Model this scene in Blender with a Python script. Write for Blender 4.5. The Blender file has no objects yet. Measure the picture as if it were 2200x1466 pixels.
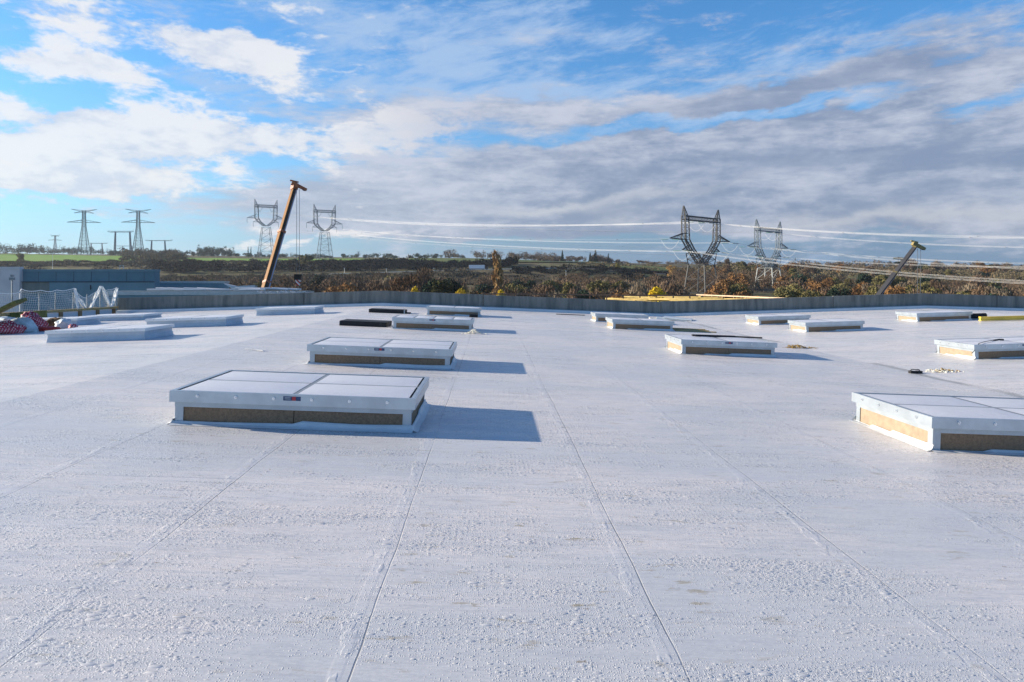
import bpy, math, random
import numpy as np
from mathutils import Vector, Matrix, noise as mnoise
R = math.radians
random.seed(7)
rng = np.random.default_rng(11)
S = bpy.context.scene
COL = S.collection

# ------------------------------------------------------------------ camera
F = 1500.0; CX = 1100.0; HY = 598.0        # focal length, centre and eye level in photo pixels
CAMZ = 2.0
cam = bpy.data.cameras.new('camera'); camo = bpy.data.objects.new('camera', cam); COL.objects.link(camo)
camo.location = (0, 0, CAMZ); camo.rotation_euler = (R(90), R(0.0), 0)
cam.sensor_width = 36; cam.lens = 36 * F / 2200; cam.shift_y = -(733 - HY) / 2200
cam.clip_start = 0.05; cam.clip_end = 20000
S.camera = camo
S.view_settings.view_transform = 'Standard'; S.view_settings.look = 'None'
S.view_settings.exposure = 0.80; S.view_settings.gamma = 1; S.view_settings.use_curve_mapping = False

# ------------------------------------------------------------------ node helpers
class Q:
    """wraps a node socket so that formulas can be written as python"""
    def __init__(s, nt, sock): s.nt = nt; s.s = sock
    def _m(s, op, *a, clamp=False):
        n = s.nt.nodes.new('ShaderNodeMath'); n.operation = op; n.use_clamp = clamp
        for i, v in enumerate((s,) + a):
            if isinstance(v, Q): s.nt.links.new(v.s, n.inputs[i])
            else: n.inputs[i].default_value = v
        return Q(s.nt, n.outputs[0])
    def __add__(s, o): return s._m('ADD', o)
    def __radd__(s, o): return s._m('ADD', o)
    def __sub__(s, o): return s._m('SUBTRACT', o)
    def __rsub__(s, o): return (s * -1)._m('ADD', o)
    def __mul__(s, o): return s._m('MULTIPLY', o)
    def __rmul__(s, o): return s._m('MULTIPLY', o)
    def __truediv__(s, o): return s._m('DIVIDE', o)
    def exp(s): return s._m('EXPONENT')
    def abs(s): return s._m('ABSOLUTE')
    def mx(s, o): return s._m('MAXIMUM', o)
    def mn(s, o): return s._m('MINIMUM', o)
    def sat(s): return s._m('ADD', 0.0, clamp=True)
    def pow(s, o): return s._m('POWER', o)
    def ss(s, a, b):
        n = s.nt.nodes.new('ShaderNodeMapRange'); n.interpolation_type = 'SMOOTHSTEP'
        s.nt.links.new(s.s, n.inputs[0]); n.inputs[1].default_value = a; n.inputs[2].default_value = b
        return Q(s.nt, n.outputs[0])
class NT:
    def __init__(s, nt): s.nt = nt; nt.nodes.clear()
    def new(s, t, **k):
        n = s.nt.nodes.new(t)
        for a, b in k.items(): setattr(n, a, b)
        return n
    def ln(s, a, b): s.nt.links.new(a.s if isinstance(a, Q) else a, b)
    def coord(s, kind='Object'):
        n = s.new('ShaderNodeTexCoord'); sp = s.new('ShaderNodeSeparateXYZ'); s.ln(n.outputs[kind], sp.inputs[0])
        return [Q(s.nt, sp.outputs[i]) for i in range(3)]
    def vec(s, x, y, z):
        n = s.new('ShaderNodeCombineXYZ')
        for i, v in enumerate((x, y, z)):
            if isinstance(v, Q): s.ln(v, n.inputs[i])
            else: n.inputs[i].default_value = v
        return n.outputs[0]
    def noise(s, v, scale=1, detail=4, rough=.5, dist=0, out=0):
        n = s.new('ShaderNodeTexNoise'); s.ln(v, n.inputs['Vector']); n.inputs['Scale'].default_value = scale
        n.inputs['Detail'].default_value = detail; n.inputs['Roughness'].default_value = rough; n.inputs['Distortion'].default_value = dist
        return Q(s.nt, n.outputs[out])
    def voro(s, v, scale=1, rand=1, feat='F1', dim='3D'):
        n = s.new('ShaderNodeTexVoronoi', feature=feat, voronoi_dimensions=dim); s.ln(v, n.inputs['Vector'])
        n.inputs['Scale'].default_value = scale; n.inputs['Randomness'].default_value = rand
        c = s.new('ShaderNodeSeparateColor'); 
        if feat == 'F1': s.ln(n.outputs['Color'], c.inputs[0])
        return Q(s.nt, n.outputs['Distance']), Q(s.nt, c.outputs[0]), Q(s.nt, c.outputs[1])
    def mix(s, f, a, b, mode='MIX'):
        n = s.new('ShaderNodeMix', data_type='RGBA', blend_type=mode)
        for i, v in ((0, f), (6, a), (7, b)):
            if isinstance(v, Q): s.ln(v, n.inputs[i])
            elif isinstance(v, (int, float)): n.inputs[i].default_value = v
            else: n.inputs[i].default_value = tuple(v) + ((1,) if len(v) == 3 else ())
        return Q(s.nt, n.outputs[2])

# ------------------------------------------------------------------ sun and sky
SUN_EL = R(17.0)
sd = Vector((-1.3, 0.19, 0)).normalized() * math.cos(SUN_EL) + Vector((0, 0, math.sin(SUN_EL)))   # towards the sun
sl = bpy.data.lights.new('sun', 'SUN'); sl.energy = 5.0; sl.angle = R(0.5); sl.color = (1.0, 0.87, 0.69)
so = bpy.data.objects.new('sun', sl); COL.objects.link(so); so.location = (-60, 10, 30)
so.rotation_euler = sd.to_track_quat('Z', 'Y').to_euler()
W = bpy.data.worlds.new('World'); S.world = W; W.use_nodes = True
t = NT(W.node_tree)
out = t.new('ShaderNodeOutputWorld'); bg = t.new('ShaderNodeBackground'); t.ln(bg.outputs[0], out.inputs[0])
sky = t.new('ShaderNodeTexSky', sky_type='NISHITA'); sky.sun_disc = False
sky.sun_elevation = SUN_EL; sky.sun_rotation = math.atan2(sd.x, sd.y); sky.air_density = 1.0; sky.dust_density = 0.6; sky.ozone_density = 2.5
SKYK = 0.15
x, y, z = t.coord('Generated')
az = x._m('ARCTAN2', y); el = z._m('ARCSINE')
zz = z.mx(0.0) + 0.10
cv = t.vec(x / zz, y / zz, 0.0)                    # a cloud deck seen in perspective
n1 = t.noise(cv, 0.55, 8, .56, .35)
n2 = t.noise(t.vec(x / zz * 1.0, y / zz * 1.3, 3.7), 1.5, 8, .58, .45)
n3 = t.noise(t.vec(az * 1.0, el * 2.3, 1.3), 6.5, 9, .6, .2)   # lumps in the direction domain
n4 = t.noise(t.vec(az * 1.0, el * 3.6, 7.1), 3.2, 9, .58, .5)
n5 = t.noise(t.vec(az * .75 + el * .9, el * 4.0 - az * .5, 4.1), 7.0, 8, .62, .4)   # fibrous, slanting
n6 = t.noise(t.vec(az * 1.0, el * 2.4, 51.0), 15.0, 8, .66, .15)   # small puffs
n7 = t.noise(t.vec(az * .8 + el * 1.2, el * 3.6 - az * .9, 61.0), 9.0, 8, .68, .3)   # thin slanting fibres
n8 = t.noise(t.vec(az * 1.0, el * 5.5, 71.0), 8.0, 8, .66, .3)   # flat bands
wrp = (t.noise(t.vec(az * 1.0, el * 1.6, 21.0), 7.0, 4, .55) - .5) * .10
wrp2 = (t.noise(t.vec(az * 1.0, el * 1.6, 31.0), 9.0, 5, .6) - .5) * .07
azw = az + wrp; elw = el + wrp2
def blob(a0, e0, sa, se, rot=0.0):
    """soft elliptical weather patch round azimuth a0 and elevation e0 given by photo pixels"""
    A = math.atan((a0 - CX) / F); E = math.atan((HY - e0) / F * math.cos(A))
    da = azw - A; de = elw - E
    c, s_ = math.cos(rot), math.sin(rot)
    p = (da * c + de * s_) / (sa / F); q = (de * c - da * s_) / (se / F)
    return (p * p + q * q) * -1
def B(*a): return blob(*a).exp()
white = B(120, 345, 330, 62, .02) * 1.15 + B(470, 290, 300, 42, .03) * .95 + B(60, 395, 250, 28, 0) * .9 + B(860, 275, 170, 34, .12) * .75 \
      + B(210, 40, 330, 48, -.12) * .8 + B(505, 115, 110, 38, -.15) * 1.05 + B(195, 145, 80, 28, -.35) * .9 + B(40, 118, 110, 22, .05) * .9 \
      + B(110, 240, 160, 22, -.15) * .6 + B(330, 190, 90, 20, -.4) * .45 + B(80, 450, 190, 12, -.02) * .6 + B(650, 30, 260, 40, -.15) * .45 + B(720, 515, 330, 9, .1) * .7
veil = B(850, 70, 480, 90, -.2) * .75 + B(1240, 60, 230, 45, -.2) * .55 + B(760, 210, 300, 45, -.05) * .45 + B(1800, 120, 420, 40, .12) * .5 + B(450, 180, 240, 30, -.3) * .3 + B(1620, 243, 420, 20, .06) * .6 + B(1080, 215, 240, 26, 0) * .6
grey = B(1550, 355, 620, 92, .05) * 1.15 + B(2250, 350, 480, 115, 0) * 1.15 + B(1150, 410, 470, 58, 0) * 1.0 + B(1020, 240, 420, 34, .02) * .6 \
     + B(800, 455, 330, 38, -.02) * .75 + B(1720, 190, 280, 24, .12) * 1.1 + B(2080, 175, 200, 40, .1) * .9 + B(1330, 300, 260, 40, 0) * .6 \
     + B(1980, 470, 380, 16, .02) * .8 + B(900, 480, 330, 40, 0) * .6 + B(1150, 500, 420, 20, 0) * .55 + B(1330, 475, 60, 14, 0) * .55 + B(2060, 50, 260, 30, .1) * .45 + B(1700, 440, 500, 30, 0) * .8 - B(1620, 243, 420, 15, .06) * .9 - B(1250, 290, 200, 16, .1) * .5 - B(2130, 215, 160, 22, .15) * .8
away = (az.abs()).ss(0.85, 1.4)                     # outside the photograph: broken cloud low down as elsewhere
high = el.ss(.40, .62)
w_amt = ((white + (n3 - .5) * 1.7 + (n6 - .5) * 2.4 + (n2 - .5) * .5)).ss(.33, .88)
v_amt = (veil + (n7 - .5) * 2.4 + (n3 - .5) * .8).ss(.10, .95) * .8
g_amt = ((grey + (n4 - .5) * 1.3 + (n8 - .5) * 1.6 + (n6 - .5) * .8)).ss(.10, .75)
b_amt = (n1 + (n2 - .5) * .3).ss(.48, .66) * away * (1.0 - high) * .6
leftw = (az * -1.0).ss(-.25, .75)
skyc = t.mix(1.0, Q(t.nt, sky.outputs[0]), (SKYK * .46, SKYK * 1.06, SKYK * 1.5), 'MULTIPLY')
skyc = t.mix((high * .85).sat(), skyc, (.022, .075, .24))
hz = (el * -7.5).exp()
skyc = t.mix((hz * (1.12 - leftw * .15)).sat(), skyc, t.mix(leftw, (.27, .37, .52), (.60, .80, .96)))
skyc = t.mix((B(1950, 560, 1000, 75, 0) * .9).sat(), skyc, (.155, .275, .43))
wshade = t.mix(((n6 - .5) * 2.2 + (n3 - .5) * 1.6 + .55).ss(.15, .75), (.66, .71, .82), (.93, .92, .92))
wshade = t.mix(leftw.ss(.1, .6), (.50, .54, .68), wshade)
gshade = t.mix(((n6 - .5) * 1.6 + (n4 - .5) * 2.3 + (n8 - .5) * 1.5 + .48).ss(.0, 1.0), (.255, .32, .46), (.60, .635, .745))
gshade = t.mix((B(1950, 465, 330, 14, .03) * .8 + B(1300, 425, 330, 9, .13) * .6 + B(1130, 445, 260, 12, 0) * .4 + B(1330, 470, 40, 12, 0) * .6).sat(), gshade, (.60, .62, .68))
gshade = t.mix((B(1750, 190, 330, 22, .1) * .7 + B(1750, 345, 380, 26, .03) * .5 + B(2050, 410, 260, 20, 0) * .4).sat(), gshade, (.25, .315, .46))
gshade = t.mix(leftw * .7, gshade, (.62, .68, .80))
c = t.mix(v_amt.sat(), skyc, (.44, .60, .85))
c = t.mix((g_amt * .92).sat(), c, gshade)
c = t.mix((w_amt * .86).sat(), c, wshade)
c = t.mix(b_amt.sat(), c, (.42, .5, .66))
c = t.mix((z * -40.0).sat(), c, (.16, .15, .12))
t.ln(c, bg.inputs['Color']); bg.inputs['Strength'].default_value = 0.565

# ------------------------------------------------------------------ materials
MATS = {}
def mat(name, col=(.5, .5, .5), rough=.6, var=.0, vscale=3.0, bump=0.0, bscale=30.0, metal=0.0, stretch=(1, 1, 1), col2=None, spec=.5, rnd=0.0, detail=5, trans=0.0):
    m = bpy.data.materials.new(name); m.use_nodes = True; MATS[name] = m
    t = NT(m.node_tree); o = t.new('ShaderNodeOutputMaterial'); b = t.new('ShaderNodeBsdfPrincipled'); t.ln(b.outputs[0], o.inputs[0])
    b.inputs['Roughness'].default_value = rough; b.inputs['Metallic'].default_value = metal
    b.inputs['Specular IOR Level'].default_value = spec
    x, y, z = t.coord('Object'); v = t.vec(x * stretch[0], y * stretch[1], z * stretch[2])
    c2 = col2 or tuple(max(0, c * (1 - var)) for c in col)
    n = t.noise(v, vscale, detail, .6).ss(.3, .7)
    c = t.mix(n, col, c2)
    if rnd:
        oi = t.new('ShaderNodeObjectInfo'); r = Q(t.nt, oi.outputs['Random'])
        k = r * (2 * rnd) + (1 - rnd)
        c = t.mix(1.0, c, Q(t.nt, t.vec(k, k, k)), 'MULTIPLY')
    t.ln(c, b.inputs['Base Color'])
    if bump:
        bn = t.new('ShaderNodeBump'); bn.inputs['Strength'].default_value = bump; bn.inputs['Distance'].default_value = .01
        t.ln(t.noise(v, bscale, 4, .6), bn.inputs['Height']); t.ln(bn.outputs[0], b.inputs['Normal'])
    return m
M_galv = mat('galvanised_steel', (.58, .63, .67), .40, .16, 4, .1, 60, .7)
M_bar = mat('glazing_bar_metal', (.34, .38, .42), .5, .2, 4)
M_zinc = mat('zinc_angle', (.50, .55, .59), .45, .15, 4, metal=.6)
M_pane = mat('opal_glazing', (.80, .80, .84), .32, .06, 14, .35, 90)
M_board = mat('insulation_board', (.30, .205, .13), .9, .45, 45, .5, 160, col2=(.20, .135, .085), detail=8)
M_boardl = mat('sunlit_cream_board', (.37, .285, .20), .85, .25, 12, .2, 60)  # smooth cream board; its paleness also paints sunlight onto the left sides
M_lid = mat('white_lid', (.80, .83, .85), .4, .08, 4)
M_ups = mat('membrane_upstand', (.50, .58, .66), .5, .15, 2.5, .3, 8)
M_memb = mat('membrane_flashing', (.72, .75, .78), .45, .12, 4, .4, 9)
M_bolt = mat('washer', (.8, .82, .84), .25, metal=.8)
M_stick = mat('sticker_blue', (.05, .10, .24), .5, .6, 40)
M_stickr = mat('sticker_red', (.5, .05, .06), .5)
M_black = mat('black_foam', (.008, .008, .011), .65, .4, 8)
M_dark = mat('dark_rubber', (.02, .022, .026), .6, .4, 8)
M_kerb = mat('kerb_membrane', (.66, .72, .76), .5, .12, 1.5)
M_wood = mat('timber', (.60, .42, .18), .8, .45, 3, .4, 20, stretch=(1, 6, 6))
M_woodpost = mat('timber_post', (.34, .20, .09), .8, .4, 3)
M_whitep = mat('white_panel', (.70, .70, .72), .6, .08, 2)
M_net = mat('white_netting', (.85, .87, .87), .7)
M_pole = mat('grey_pole', (.22, .25, .27), .5, metal=.3)
M_bagw = mat('white_sack', (.62, .74, .80), .55, .35, 5, .8, 14, detail=3)
M_moss = mat('green_board', (.16, .17, .04), .85, .5, 6)
M_brown = mat('brown_offcut', (.05, .025, .012), .9, .5, 8, col2=(.16, .09, .04))
M_redp = mat('red_plastic', (.75, .05, .04), .45, .3, 12)
M_yel = mat('yellow_beam', (.80, .58, .09), .55, .25, 2)
M_yelw = mat('yellow_timber', (.80, .58, .20), .7, .35, 1.2, stretch=(.4, 4, 4), rnd=.3)
M_rail = mat('rail_timber', (.70, .50, .33), .7, .2, 2)
M_railr = mat('rust_rail', (.30, .17, .11), .7, .2, 2)
M_crane = mat('crane_yellow', (.30, .125, .022), .6, spec=.2, var=.15, vscale=1)
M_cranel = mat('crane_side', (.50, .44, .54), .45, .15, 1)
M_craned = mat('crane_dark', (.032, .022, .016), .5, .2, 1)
M_cranehead = mat('crane_head', (.62, .20, .06), .5, .5, 3, col2=(.25, .05, .03))
M_grey = mat('crane_grey', (.17, .155, .14), .5, .2, 1)
M_head2 = mat('crane_head_ochre', (.38, .30, .12), .5, .5, 3)
M_cable = mat('cable', (.16, .17, .19), .5)
M_steel_d = mat('lattice_dark', (.035, .038, .045), .6, .3, .3)
M_steel_l = mat('lattice_light', (.42, .44, .43), .55, .3, .3)
M_steel_b = mat('lattice_blue', (.13, .17, .21), .6)
M_cond = mat('conductor', (.80, .79, .78), .4)
M_condt = mat('thin_conductor', (.40, .42, .45), .5)
M_glass = mat('glass_insulator', (.10, .22, .20), .3)
M_truck = mat('trailer_white', (.82, .82, .85), .4)
M_car = mat('car_white', (.8, .82, .85), .3)
M_win = mat('car_glass', (.02, .025, .03), .15)
M_tyre = mat('tyre', (.02, .02, .02), .8)
M_asph = mat('asphalt', (.16, .15, .14), .8, .2, .2)
M_bark = mat('bark', (.12, .09, .07), .9, .4, 2)
M_conc = mat('concrete', (.40, .38, .35), .8, .2, .5)
M_foam = mat('foam_scraps', (.82, .80, .70), .8, .2, 20)
M_leafd = mat('dead_leaves', (.40, .25, .06), .9, .6, 30)
def leafmat(name, a, b, rnd=.22, sc=.35):
    return mat(name, a, .9, vscale=sc, col2=b, rnd=rnd, spec=.1, detail=3)
L_bare = leafmat('bare_twigs', (.20, .138, .092), (.105, .072, .05))
L_rust = leafmat('rust_leaves', (.29, .155, .062), (.165, .095, .045))
L_oliv = leafmat('olive_leaves', (.22, .19, .075), (.11, .10, .045))
L_dark = leafmat('dark_evergreen', (.035, .060, .035), (.016, .028, .022))
L_yel = leafmat('yellow_leaves', (.72, .52, .03), (.38, .28, .03))
L_pale = leafmat('pale_twigs', (.27, .215, .15), (.17, .13, .09))
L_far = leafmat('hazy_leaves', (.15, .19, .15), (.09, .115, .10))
L_scrub = leafmat('scrub', (.22, .17, .10), (.10, .09, .055), sc=.08)
L_hedge = leafmat('hedge_leaves', (.014, .019, .020), (.006, .009, .011), sc=.1)

# roof membrane: seams every 1.4 m, rain beads, dirt
def roof_mat():
    m = bpy.data.materials.new('wet_white_membrane'); m.use_nodes = True
    t = NT(m.node_tree); o = t.new('ShaderNodeOutputMaterial'); b = t.new('ShaderNodeBsdfPrincipled'); t.ln(b.outputs[0], o.inputs[0])
    u, v, z = t.coord('Object')
    P = t.vec(u, v, 0.0)
    wob = (t.noise(t.vec(u * .3, v, 2.0), .9, 4) - .5) * .05
    s = (u + wob + .57) / 1.4
    fr = s._m('FRACT'); dd = (fr - .5).abs() * -1 + .5              # distance to the seam in strips
    dm = dd * 1.4
    side = fr.ss(.0, .001)
    line = dm.ss(.0055, .002)
    brk = t.noise(t.vec(u * .9, v, 9.0), .8, 4, .6).ss(.36, .58) * .8 + .2
    line = line * brk
    weld = (((fr * 1.4)._m('SUBTRACT', 1.335)).abs()).ss(.035, .02)   # welded band beside the lap
    fv = (v + 2.3 + (u * .713 + .4)._m('FLOOR') * 3.9) / 17.0
    crossd = ((fv._m('FRACT') - .5).abs() * -1 + .5) * 17.0
    cross = crossd.ss(.012, .004) * .5
    # rain beads
    streak = t.noise(t.vec(u * .45, v * 2.6, 0.0), 1.1, 5, .62, .6)
    patch = t.noise(P, .8, 3, .5)
    dens = ((streak - .5) * 1.9 + (patch - .5) * 1.4) + .58
    wv = t.noise(P, 9.0, 2, .5, out=1)
    def drops(sc, lo, hi, seed, anis=1.0):
        d, r1, r2 = t.voro(t.vec(u * anis + seed, v, 0.0), sc, 1, dim='2D')
        have = (r1 + (dens - .6) * 1.6).ss(lo, lo + .04)
        rad = r2 * .24 + hi
        q = (d / rad)
        return ((1 - q * q).mx(0.0)).pow(.6) * have * rad / sc
    h1 = drops(92, .48, .22, 0.0) * .72
    h2 = drops(50, .72, .17, 5.0, .55) * .68
    h3 = drops(22, .93, .13, 9.0, .5) * .42
    bead = (h1.mx(h2)).mx(h3)
    gl = (t.noise(t.vec(u * 2.0, v * .8, 4.0), 5.0, 3)).ss(.55, .62) * (((fr * 1.4)._m('SUBTRACT', 1.32)).abs()).ss(.09, .03)  # water along seams
    hgt = bead * .9 + gl * .0016 + weld * .0006 + t.noise(t.vec(u * .6, v * 2.2, 1.0), 3.0, 3, .5) * .006 + t.noise(P, 30, 2) * .0006 - line * .004
    bn = t.new('ShaderNodeBump'); bn.inputs['Strength'].default_value = .75; bn.inputs['Distance'].default_value = 1.0
    t.ln(hgt, bn.inputs['Height']); t.ln(bn.outputs[0], b.inputs['Normal'])
    # colour
    base = t.mix(t.noise(t.vec(u * .35, v * 1.5, 0.0), .7, 5, .6).ss(.3, .7), (.93, .86, .81), (.86, .80, .765))
    base = t.mix(t.noise(t.vec(u * .5, v * 4.5, 5.0), 3.4, 7, .75).ss(.47, .60) * .5, base, (.58, .58, .60))
    base = t.mix(t.noise(t.vec(u * .6, v * 4.0, 15.0), 6.0, 6, .75).ss(.50, .62) * .45, base, (.90, .88, .89))
    lft = (t.noise(t.vec(u * .5, v * .9, 51.0), .55, 4, .6)).ss(.42, .6)
    base = t.mix(lft * .6, base, (.63, .665, .69))
    film = (t.noise(t.vec(u * .6, v * 2.4, 61.0), 1.4, 6, .7) + (t.noise(P, 22, 2) - .5) * .25).ss(.50, .56)
    base = t.mix(film * .28, base, (.62, .635, .66))
    fine = t.noise(t.vec(u * 1.0, v * 2.6, 81.0), 26.0, 5, .8).ss(.40, .60)
    base = t.mix(fine * .42, base, (.52, .53, .56))
    fin2 = t.noise(t.vec(u * .45, v * 3.2, 91.0), 9.0, 6, .75).ss(.52, .62)
    base = t.mix(fin2 * .42, base, (.50, .51, .54))
    scf = t.noise(t.vec(u * 6.0 + v * 2.0, v * .9, 71.0), 1.6, 5, .7).ss(.655, .70)
    base = t.mix(scf * .35, base, (.55, .55, .55))
    dirtm = t.noise(t.vec(u * 1.0, v * 3.2, 11.0), 3.2, 6, .72)
    du = (u - .35) / .8; dv = (v - 4.4) / 1.3
    zone = (t.noise(t.vec(u, v, 20.0), .33, 2).ss(.38, .55) + ((du * du + dv * dv) * -1).exp() * 1.2)
    base = t.mix((dirtm.ss(.58, .70) * zone * .6).sat(), base, (.42, .36, .24))
    spots = t.noise(t.vec(u, v * 1.6, 33.0), 9.0, 3, .6).ss(.70, .73)
    base = t.mix(spots * .6, base, (.30, .22, .12))
    near = (((fr * 1.4)._m('SUBTRACT', 1.30)).abs()).ss(.12, .02) * t.noise(t.vec(u, v * 1.2, 40.0), 3.5, 4, .6).ss(.60, .70)
    base = t.mix(near * .5, base, (.40, .36, .27))
    base = t.mix((line * .6).sat(), base, (.12, .13, .16))
    base = t.mix((cross * .6).sat(), base, (.25, .26, .3))
    base = t.mix(weld * .10, base, (.82, .83, .86))
    # dirty water trail in the valley
    vd = (u - 8.9 + (t.noise(t.vec(0.0, v, 3.0), .35, 4, .6) - .5) * .9).abs()
    vm = vd.ss(.16, .03) * t.noise(t.vec(0.0, v, 8.0), .45, 3).ss(.38, .5)
    base = t.mix((vm * .75).sat(), base, (.30, .30, .29))
    t.ln(base, b.inputs['Base Color'])
    rg = t.noise(t.vec(u * .5, v * 2, 6.0), 2.0, 4).ss(.3, .7) * .16 + .34
    t.ln((rg - bead.ss(0, .001) * .18), b.inputs['Roughness']); b.inputs['Specular IOR Level'].default_value = .45
    return m
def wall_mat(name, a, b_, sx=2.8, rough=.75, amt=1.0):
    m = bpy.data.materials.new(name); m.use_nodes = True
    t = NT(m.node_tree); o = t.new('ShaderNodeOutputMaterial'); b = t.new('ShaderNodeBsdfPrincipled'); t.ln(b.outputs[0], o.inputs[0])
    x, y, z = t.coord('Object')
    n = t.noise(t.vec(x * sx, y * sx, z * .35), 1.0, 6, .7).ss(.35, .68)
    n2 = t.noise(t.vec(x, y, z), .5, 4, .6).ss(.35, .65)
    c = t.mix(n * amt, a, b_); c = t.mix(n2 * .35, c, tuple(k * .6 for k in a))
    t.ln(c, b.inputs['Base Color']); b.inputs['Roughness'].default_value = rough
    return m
M_roof = roof_mat()
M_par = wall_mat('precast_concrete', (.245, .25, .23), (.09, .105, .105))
M_bluew = wall_mat('blue_grey_cladding', (.13, .26, .33), (.11, .225, .30), .3, .6, .6)
M_bluew2 = wall_mat('blue_grey_cladding_light', (.18, .31, .38), (.155, .28, .35), .3, .6, .6)
M_deck = mat('deck_grey', (.10, .16, .20), .8, .2, .5)
M_lav = wall_mat('lavender_wall', (.80, .74, .74), (.76, .70, .71), .3, .7, .5)

def stripes_mat(name, sc=16):
    m = bpy.data.materials.new(name); m.use_nodes = True
    t = NT(m.node_tree); o = t.new('ShaderNodeOutputMaterial'); b = t.new('ShaderNodeBsdfPrincipled'); t.ln(b.outputs[0], o.inputs[0])
    x, y, z = t.coord('Object'); n = t.noise(t.vec(x, y, z), 3, 3)
    w = ((x * .7 + z * 1.6 + n * .4) * sc)._m('FRACT'); m1 = w.ss(.55, .62)
    w2 = ((x * 1.1 - z * .8 + y + n * .3) * sc * .55)._m('FRACT').ss(.45, .55)
    c = t.mix(m1 * w2, (.50, .03, .06), (.85, .70, .70)); c = t.mix(t.noise(t.vec(x, y, z), 12, 3).ss(.5, .6) * .5, c, (.10, .01, .02))
    t.ln(c, b.inputs['Base Color']); b.inputs['Roughness'].default_value = .5
    return m
M_stripe = stripes_mat('red_striped_sack')

def ground_mat():
    m = bpy.data.materials.new('hillside'); m.use_nodes = True
    t = NT(m.node_tree); o = t.new('ShaderNodeOutputMaterial'); b = t.new('ShaderNodeBsdfPrincipled'); t.ln(b.outputs[0], o.inputs[0])
    x, y, z = t.coord('Object'); P = t.vec(x, y, z)
    n = t.noise(P, .012, 6, .6).ss(.4, .6); n2 = t.noise(P, .09, 5, .65).ss(.35, .65)
    c = t.mix(n, (.17, .135, .08), (.19, .19, .085)); c = t.mix(n2, c, (.10, .085, .055))
    t.ln(c, b.inputs['Base Color']); b.inputs['Roughness'].default_value = .95; b.inputs['Specular IOR Level'].default_value = .1
    return m
M_ground = ground_mat()
M_field = mat('green_crop', (.17, .32, .045), .9, vscale=.02, col2=(.21, .34, .07), spec=.1)
M_field2 = mat('olive_meadow', (.10, .15, .045), .9, vscale=.04, col2=(.16, .17, .06), spec=.1)

# ------------------------------------------------------------------ object helpers
def tag(o, label=None, cat=None, group=None, kind=None):
    if label: o['label'] = label
    if cat: o['category'] = cat
    if group: o['group'] = group
    if kind: o['kind'] = kind
    return o
def empty(name, loc, label, cat, group=None, rot=(0, 0, 0)):
    o = bpy.data.objects.new(name, None); COL.objects.link(o); o.location = loc; o.rotation_euler = rot; o.empty_display_size = .2
    return tag(o, label, cat, group)
class MB:
    def __init__(s): s.v = []; s.f = []
    def poly(s, pts):
        n = len(s.v); s.v += [tuple(p) for p in pts]; s.f.append(tuple(range(n, n + len(pts)))); return s
    def box(s, x0, x1, y0, y1, z0, z1):
        n = len(s.v)
        s.v += [(x0, y0, z0), (x1, y0, z0), (x1, y1, z0), (x0, y1, z0), (x0, y0, z1), (x1, y0, z1), (x1, y1, z1), (x0, y1, z1)]
        s.f += [tuple(n + i for i in q) for q in ((0, 3, 2, 1), (4, 5, 6, 7), (0, 1, 5, 4), (1, 2, 6, 5), (2, 3, 7, 6), (3, 0, 4, 7))]; return s
    def bar(s, p, q, w, h=None, w2=None, h2=None, sides=4, up=None):
        p = Vector(p); q = Vector(q); d = (q - p)
        if d.length < 1e-6: return s
        d.normalize(); up = Vector(up) if up else (Vector((0, 0, 1)) if abs(d.z) < .95 else Vector((0, 1, 0)))
        a = d.cross(up).normalized(); b = a.cross(d).normalized()
        h = h or w; w2 = w if w2 is None else w2; h2 = h if h2 is None else h2; n = len(s.v)
        for c_, ww, hh in ((p, w, h), (q, w2, h2)):
            for k in range(sides):
                an = 2 * math.pi * (k + .5) / sides; r = .5 / math.cos(math.pi / sides) if sides == 4 else .5
                s.v.append(tuple(c_ + a * math.cos(an) * ww * r + b * math.sin(an) * hh * r))
        for k in range(sides): k2 = (k + 1) % sides; s.f.append((n + k, n + k2, n + sides + k2, n + sides + k))
        s.f.append(tuple(n + k for k in reversed(range(sides)))); s.f.append(tuple(n + sides + k for k in range(sides)))
        return s
    def tube(s, pts, r, sides=4):
        for a, b in zip(pts, pts[1:]): s.bar(a, b, r * 2, sides=sides)
        return s
    def build(s, name, m, parent=None, smooth=False, bevel=0, loc=None, rot=None):
        me = bpy.data.meshes.new(name); me.from_pydata(s.v, [], s.f); me.update()
        if smooth: me.shade_smooth()
        o = bpy.data.objects.new(name, me); COL.objects.link(o); me.materials.append(m)
        if parent: o.parent = parent
        if loc: o.location = loc
        if rot: o.rotation_euler = rot
        if bevel:
            b = o.modifiers.new('bevel', 'BEVEL'); b.width = bevel; b.segments = 2; b.limit_method = 'ANGLE'
        return o
def copy_tree(o, parent=None):
    c = o.copy(); COL.objects.link(c); c.parent = parent
    for ch in list(o.children): copy_tree(ch, c)
    return c

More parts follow.
